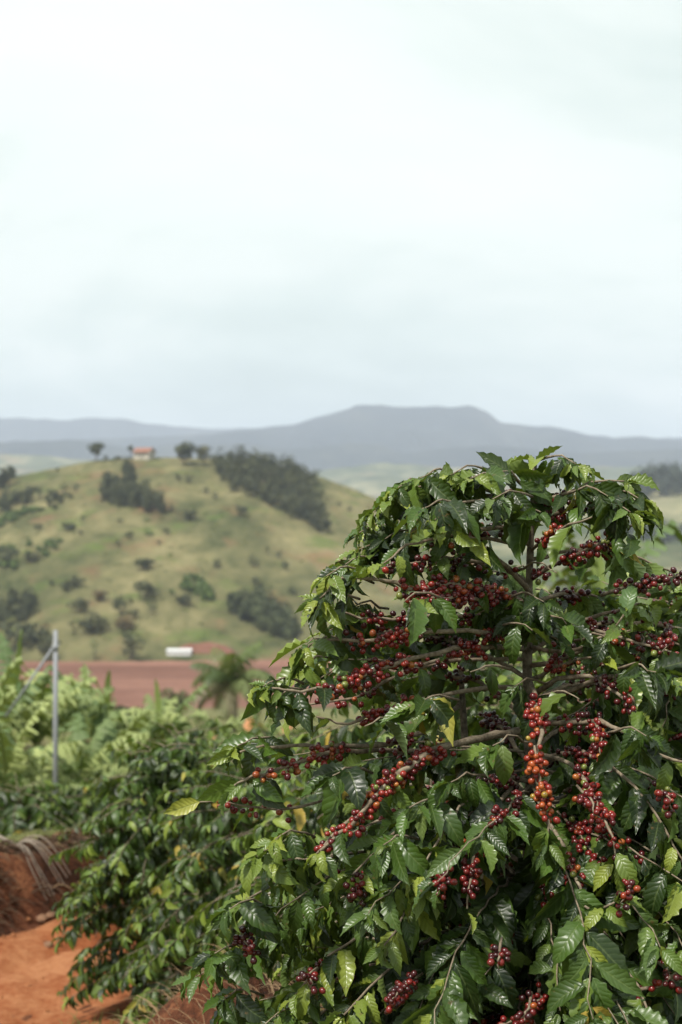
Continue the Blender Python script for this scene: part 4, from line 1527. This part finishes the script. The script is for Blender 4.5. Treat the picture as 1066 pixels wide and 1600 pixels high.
def bush(name, px, py_top, d, radius, label, seed, leaf=.11, tier='lo', zbot=.12, nb=None, spacing=.04, light=.3, berries=0.0, base_z=None, elmax=35):
    rng_ = random.Random(seed)
    t = P(px, py_top, d)
    bz = H(t.x, t.y) if base_z is None else base_z
    pl = Plant(name, (t.x, t.y, bz), tier, rng_, leaf)
    h = t.z - bz
    pl.trunks.append((spline([Vector((t.x, t.y, bz - .06)), Vector((t.x + rng_.uniform(-.05, .05), t.y, bz + h * .5)), Vector((t.x, t.y, bz + h * .97))], 12),
                      [lerp(.022, .005, i / 11) for i in range(12)]))
    nb = nb or int(h * 46)

    def tipc(r):
        return lerp3(young(r), (.14, .21, .03), .4) if r.random() < .18 + light else mature(r)
    for i in range(nb):
        f = 1 - (i + .5) / nb
        z = bz + h * (zbot + (1 - zbot) * f) * .97
        prof = radius * (1 - max(0, (f - .4) / .6) ** 2.2 * .72) * (1 if f > .12 else .82)
        a = i * 2.39996 + rng_.uniform(-.3, .3)
        L = prof * rng_.uniform(.82, 1.15) * 1.1
        up = math.radians(rng_.uniform(10, elmax))
        dn = math.radians(rng_.uniform(-60, -25)) if f < .85 else math.radians(rng_.uniform(-30, 20))
        br = ((.3, .7),) if rng_.random() < berries else ()
        auto_branch(pl, z, a + rng_.gauss(0, .3), L, up, dn, r0=.0034, leaf_rng=(.2, 1), berry_rng=br, spacing=spacing, droop=rng_.uniform(.3, 1.0), bias='mix', tipcol=tipc)
    PLANTS.append((pl, label))
    return pl


bush('coffee_tree', 258, 1152, 7.0, .47, 'blurred dark green coffee bush standing at the edge of the dirt road', 61, .086, light=.22, spacing=.022, nb=160)
bush('coffee_tree', 280, 1132, 9.2, .72, 'coffee bush with yellow green crown behind the roadside bush', 62, .09, light=.6, spacing=.034, nb=100, base_z=-1.35)
bush('coffee_tree', 395, 1195, 6.3, .55, 'bright green coffee bush tucked against the fruiting tree', 63, .088, light=.5, spacing=.03, nb=100, base_z=-.75)
bush('coffee_tree', 420, 1150, 10.5, .75, 'coffee bush seen past the left branch tips of the fruiting tree', 64, .12, light=.4, spacing=.045, nb=80)
bush('coffee_tree', 30, 1228, 11.3, .62, 'low dark coffee bush above the road bank at the left edge', 65, .11, spacing=.042, nb=66, base_z=-1.25)
bush('coffee_tree', 92, 1243, 11.6, .50, 'low coffee bush above the road bank below the pole', 66, .11, spacing=.042, nb=60, base_z=-1.25)
bush('coffee_tree', 152, 1225, 11.8, .48, 'pale green coffee bush between the pole and the roadside bush', 67, .11, light=.6, spacing=.042, nb=60, base_z=-1.3)
bush('coffee_tree', 1100, 905, 3.45, .62, 'second fruiting coffee tree reaching in from the right picture edge', 68, .092, 'hi', spacing=.025, nb=100, berries=.55, base_z=.02, zbot=.2)
bush('coffee_tree', 700, 1010, 5.2, .75, 'coffee bush seen through the fruiting tree behind its trunk', 69, .10, light=.5, spacing=.036, nb=110, base_z=-.3)
bush('coffee_tree', 985, 1000, 5.6, .75, 'sunlit coffee bush behind the right branches of the fruiting tree', 70, .10, light=.6, spacing=.038, nb=100, base_z=-.3)
bush('coffee_tree', 560, 1225, 5.4, .60, 'shaded coffee bush behind the lower left of the fruiting tree', 71, .10, light=.35, spacing=.036, nb=90, base_z=-.4)

# ---- geometry of all coffee plants; the leaves and cherries that show largest become parts of their own
tri_v, tri_f, owner = [], [], []
off = 0
for pi, (pl, lab) in enumerate(PLANTS):
    arr = LEAF_HI if pl.tier == 'hi' else LEAF_LO
    pl.lv = []
    for li, (p, M, s, w, var, tint, _k) in enumerate(pl.leaves):
        v = arr[var][0] * np.array((s * w, s, s), np.float32)
        v = v @ np.array(M, dtype=np.float32).T + np.array(p, dtype=np.float32)
        pl.lv.append(v)
        f = arr[var][1]
        tri_v.append(v)
        tri_f.append(f + off)
        owner += [(pi, 0, li)] * len(f)
        off += len(v)
LOWB = np.array([(0, 0, 1), (1, 0, 0), (0, 1, 0), (-1, 0, 0), (0, -1, 0), (0, 0, -1)], np.float32)
LOWF = np.array([(0, 1, 2, 2), (0, 2, 3, 3), (0, 3, 4, 4), (0, 4, 1, 1), (5, 2, 1, 1), (5, 3, 2, 2), (5, 4, 3, 3), (5, 1, 4, 4)], np.int32)
for pi, (pl, lab) in enumerate(PLANTS):
    for bi, (q, ax, r, c) in enumerate(pl.berries):
        tri_v.append(LOWB * r + np.array(q, np.float32))
        tri_f.append(LOWF + off)
        owner += [(pi, 1, bi)] * 8
        off += 6
allv = np.concatenate(tri_v)
allf = np.concatenate(tri_f)
bvh = BVHTree.FromPolygons(allv.tolist(), [f if f[2] != f[3] else f[:3] for f in allf.tolist()])
count = {}
origin = Vector((0, 0, CAMZ))
for py in np.arange(690, 1600, 3.2):
    for px in np.arange(1, 1066, 3.2):
        d = Vector(((px - 533) / FPX, 1, (800 - py) / FPX)).normalized()
        hit = bvh.ray_cast(origin, d, 14)
        if hit[2] is not None:
            key = owner[hit[2]]
            count[key] = count.get(key, 0) + 1

for pi, (pl, lab) in enumerate(PLANTS):
    root = empty(pl.name, pl.base)
    tag(root, lab, 'coffee tree', 'coffee trees and bushes on the farm')
    inv = -pl.base
    for pts, rad in pl.trunks:
        mb = MB()
        mb.tube([p + inv for p in pts], rad, 8)
        obj('trunk', mb.mesh('trunk', MATS['coffee_trunk']), root)
    for pts, rad in pl.branches:
        mb = MB()
        mb.tube([p + inv for p in pts], rad, 6 if pl.tier == 'hi' else 4)
        obj('branch', mb.mesh('branch', MATS['coffee_bark']), root)
    cap = 300 if pi in (0, 1) else 160
    arr = LEAF_HI if pl.tier == 'hi' else LEAF_LO
    ranked = sorted(range(len(pl.leaves)), key=lambda i: -count.get((pi, 0, i), 0))
    solo = set(i for i in ranked[:cap] if count.get((pi, 0, i), 0) >= (2 if pl.tier == 'hi' else 4))
    for i in sorted(solo):
        p, M, s, w, var, tint, _k = pl.leaves[i]
        o = obj('leaf', LEAF_ME[(pl.tier, var)], root)
        m4 = Matrix.Translation(p + inv) @ M.to_4x4() @ Matrix.Diagonal((s * w, s, s, 1))
        o.matrix_local = m4
        o.color = (*tint, 1)
    rest = [i for i in range(len(pl.leaves)) if i not in solo]
    if rest:
        vv = np.concatenate([pl.lv[i] for i in rest]) + np.array(inv, np.float32)
        nv = len(arr[0][0])
        ff = np.concatenate([arr[pl.leaves[i][4]][1] + k_ * nv for k_, i in enumerate(rest)])
        uu = np.concatenate([arr[pl.leaves[i][4]][2] for i in rest])
        cc = np.repeat(np.array([pl.leaves[i][5] for i in rest], np.float32), nv, 0)
        o = obj('foliage', mesh_from('foliage', vv, ff, MATS['coffee_leaf_joined'], True, uu, cc), root)
        o['kind'] = 'stuff'
    if pl.berries:
        ranked = sorted(range(len(pl.berries)), key=lambda i: -count.get((pi, 1, i), 0))
        solo = set(i for i in ranked[:300 if pi == 0 else 120] if count.get((pi, 1, i), 0) >= 2)
        for i in sorted(solo):
            q, ax, r, c = pl.berries[i]
            o = obj('cherry', BERRY_ME, root)
            o.location = q + inv
            o.rotation_mode = 'QUATERNION'
            o.rotation_quaternion = ax.to_track_quat('Z', 'Y')
            o.scale = (r, r, r)
            o.color = (*c, 1)
        rest = [i for i in range(len(pl.berries)) if i not in solo]
        if rest:
            vv, ff, cc, kk = [], [], [], []
            nv = len(BER_V)
            for k_, i in enumerate(rest):
                q, ax, r, c = pl.berries[i]
                m3 = np.array(ax.to_track_quat('Z', 'Y').to_matrix(), np.float32)
                vv.append((BER_V * r) @ m3.T + np.array(q + inv, np.float32))
                ff.append(BER_F + k_ * nv)
                cc.append(np.repeat(np.array([c], np.float32), nv, 0))
                kk.append(BER_C)
            me = mesh_from('cherries', np.concatenate(vv), np.concatenate(ff), MATS['coffee_cherry_joined'], True, None, np.concatenate(cc))
            ca = me.color_attributes.new('calyx', 'FLOAT_COLOR', 'POINT')
            kc = np.concatenate(kk)
            ca.data.foreach_set('color', np.concatenate([kc, np.ones((len(kc), 1), np.float32)], 1).ravel())
            o = obj('cherries', me, root)
            o['kind'] = 'stuff'
print('plants', [(len(p.leaves), len(p.berries), len(p.branches)) for p, _ in PLANTS])


# ------------------------------------------------------------------ road side: dry grass, frond, grass, stones
def strands(name, label, mat, spots, seed, ln, width, hang):
    rng_ = random.Random(seed)
    vs, fs = [], []
    for x, y, nx, ny in spots:
        z = H(x, y)
        l = ln * rng_.uniform(.5, 1.3)
        p = Vector((x, y, z - .01))
        d = Vector((nx * hang + rng_.gauss(0, .3), ny * hang + rng_.gauss(0, .3), lerp(1.0, .55, min(1, hang)) + rng_.uniform(-.1, .4)))
        sd = d.cross(Vector((rng_.gauss(0, 1), rng_.gauss(0, 1), .3))).normalized() * width * rng_.uniform(.6, 1.3)
        k = len(vs)
        segs = 4
        for i in range(segs + 1):
            wv = sd * (1 - i / segs * .85)
            vs += [p - wv, p + wv]
            p = p + d.normalized() * l / segs
            d += Vector((nx * .25 * hang, ny * .25 * hang, -.42 * (.35 + hang)))
        for i in range(segs):
            a = k + i * 2
            fs.append((a, a + 1, a + 3, a + 2))
    o = obj(name, mesh_from(name, vs, fs, mat, True))
    tag(o, label, None, None, 'stuff')


rg = random.Random(77)
sp = []
for _ in range(9000):
    u, s = rg.uniform(-5, 3.5), rg.uniform(-.6, -.06)
    if fbm(u * 1.3, s * 3, 2, 2) < -.2 and s > -.3:
        continue
    sp.append((-2 + .6 * u + .8 * s, 8.36 + .8 * u - .6 * s, .8, -.6))
strands('dry_grass', 'matted dry grass and roots hanging over the red road bank', MATS['root_mat'], sp[::2] + sp[1::4], 1, .2, .006, 1.1)
strands('dry_grass', 'straw coloured dry grass tufts on the lip of the road bank', MATS['dry_grass'], sp[3::8], 11, .2, .004, 1.0)
sp = []
for _ in range(2600):
    x, y = rg.uniform(-1.1, -.1), rg.uniform(3.6, 6.0)
    s = road_s(x, y)
    if 2.1 < s < 4.1 and fbm(x * 2, y * 2, 7, 2) > -.15:
        sp.append((x, y, -.8, .6))
strands('dry_grass', 'dry grass clinging to the red earth under the fruiting tree', MATS['dry_grass'], sp, 2, .17, .0016, .8)
sp = []
for _ in range(3600):
    u, s = rg.uniform(-3.5, 1.0), rg.gauss(1.85, .22)
    x, y = -2 + .6 * u + .8 * s, 8.36 + .8 * u - .6 * s
    if s > 1.45 and fbm(x * 1.5, y * 1.5, 5, 2) > -.2:
        sp.append((x, y, -.3, .2))
strands('grass', 'green grass tufts along the near edge of the dirt road', MATS['green_grass'], sp, 3, .13, .0035, .35)
sp = []
for _ in range(2600):
    u, s = rg.uniform(-5, 3.5), rg.uniform(-2.2, -.42)
    sp.append((-2 + .6 * u + .8 * s, 8.36 + .8 * u - .6 * s, .3, -.2))
strands('grass', 'green weeds along the top of the road bank', MATS['green_grass'], sp, 4, .12, .004, .4)

# the dead frond hanging over the bank
f0 = P(24, 1322, 8.95)
f0.z = max(f0.z, H(f0.x, f0.y) + .02)
root = empty('dry_frond', f0)
tag(root, 'pale dead palm frond hanging over the red road bank', 'dead frond')
for i in range(7):
    t = i / 6 + .04 * math.sin(i * 5)
    tipp = P(lerp(74, 112, t), lerp(1408, 1366, t) + 5 * math.sin(i * 3.7), lerp(8.6, 8.74, t))
    tipp.z = max(tipp.z, H(tipp.x, tipp.y) + .02)
    tipp -= f0
    midp = tipp * .55 + Vector((.03 * t, -.03, .05 + .07 * t + .012 * math.sin(i * 2.3)))
    ps = spline([Vector((0, 0, 0)), midp * .5 + Vector((0, 0, .05)), midp, tipp], 9)
    vs, fs = [], []
    for k_, q in enumerate(ps):
        wv = Vector((.0024, .0012, .0024)) * (1.1 - .7 * k_ / 8) * (1.2 if 1 < k_ < 7 else .7)
        vs += [q - wv, q + Vector((0, -.006, .008)), q + wv]
    for k_ in range(8):
        a = k_ * 3
        fs += [(a, a + 1, a + 4, a + 3), (a + 1, a + 2, a + 5, a + 4)]
    obj('leaflet', mesh_from('leaflet', vs, fs, MATS['dry_frond']), root)
mb = MB()
mb.tube([Vector((-.35, .25, .02)), Vector((-.15, .1, .05)), Vector((.02, -.01, .0))], [.012, .014, .012], 6)
obj('stalk', mb.mesh('stalk', MATS['dry_frond']), root)


def stone(px, py, r, label, seed):
    import bmesh
    rng_ = random.Random(seed)
    c = hit_terrain(px, py, H, 5.5, 11, .02)
    bm = bmesh.new()
    bmesh.ops.create_icosphere(bm, subdivisions=2, radius=r)
    for v in bm.verts:
        v.co *= 1 + .35 * noise.noise(v.co / r * 1.1 + Vector((seed, 0, 0)))
        v.co.z *= .6
    me = bpy.data.meshes.new('stone')
    bm.to_mesh(me)
    bm.free()
    me.materials.append(MATS['stone'])
    o = obj('stone', me)
    o.location = c + Vector((0, 0, r * .05))
    o.rotation_euler.z = rng_.uniform(0, 6)
    tag(o, label, 'stone')


stone(65, 1438, .04, 'pale stone at the foot of the road bank', 1)
stone(78, 1432, .035, 'dark stone beside the pale one below the bank', 2)
stone(58, 1549, .012, 'small dark clod alone in the middle of the road', 3)
stone(54, 1503, .012, 'tiny clod on the road above the lone dark one', 4)
stone(76, 1478, .035, 'raised earth lump in the middle of the road', 5)
stone(120, 1560, .018, 'small dark clod near the grassy road edge', 6)

cr = random.Random(9)
phi = (1 + 5 ** .5) / 2
cv, cf = [], []
OCT = [(1, 0, 0), (-1, 0, 0), (0, 1, 0), (0, -1, 0), (0, 0, 1), (0, 0, -1)]
OCF = [(0, 2, 4), (2, 1, 4), (1, 3, 4), (3, 0, 4), (2, 0, 5), (1, 2, 5), (3, 1, 5), (0, 3, 5)]
for _ in range(420):
    u, s = cr.uniform(-3.5, 2), cr.choice((cr.gauss(.08, .1), cr.gauss(1.6, .12), cr.uniform(.1, 1.6), cr.gauss(.85, .1)))
    if s < -.05 or s > 1.9:
        continue
    x, y = -2.0 + .6 * u + .8 * s, 8.36 + .8 * u - .6 * s
    r_ = .006 + .02 * cr.random() ** 3
    k_ = len(cv)
    cv += [(x + a * r_ * cr.uniform(.6, 1.3), y + b * r_ * cr.uniform(.6, 1.3), H(x, y) + .018 + c * r_ * cr.uniform(.4, .9)) for a, b, c in OCT]
    cf += [tuple(i + k_ for i in f) for f in OCF]
tag(obj('clods', mesh_from('clods', cv, cf, MATS['road_soil'], False)), 'small clods and grit littering the dirt road', None, None, 'stuff')

# ------------------------------------------------------------------ the air
mb = MB()
mb.box((-5400, -420, -50.0), (5400, 10900, 640))
hz = obj('haze', mb.mesh('haze', None, False))
tag(hz, 'thin pale haze over the valley', None, None, 'stuff')
hm = bpy.data.materials.new('haze')
hm.use_nodes = True
hn = hm.node_tree
hn.nodes.clear()
pv = N(hn, 'ShaderNodeVolumePrincipled')
pv.inputs['Color'].default_value = (.70, .775, .95, 1)
pv.inputs['Density'].default_value = 1.3e-4
pv.inputs['Anisotropy'].default_value = 0.0
ho = N(hn, 'ShaderNodeOutputMaterial')
hn.links.new(pv.outputs[0], ho.inputs['Volume'])
hz.data.materials.append(hm)
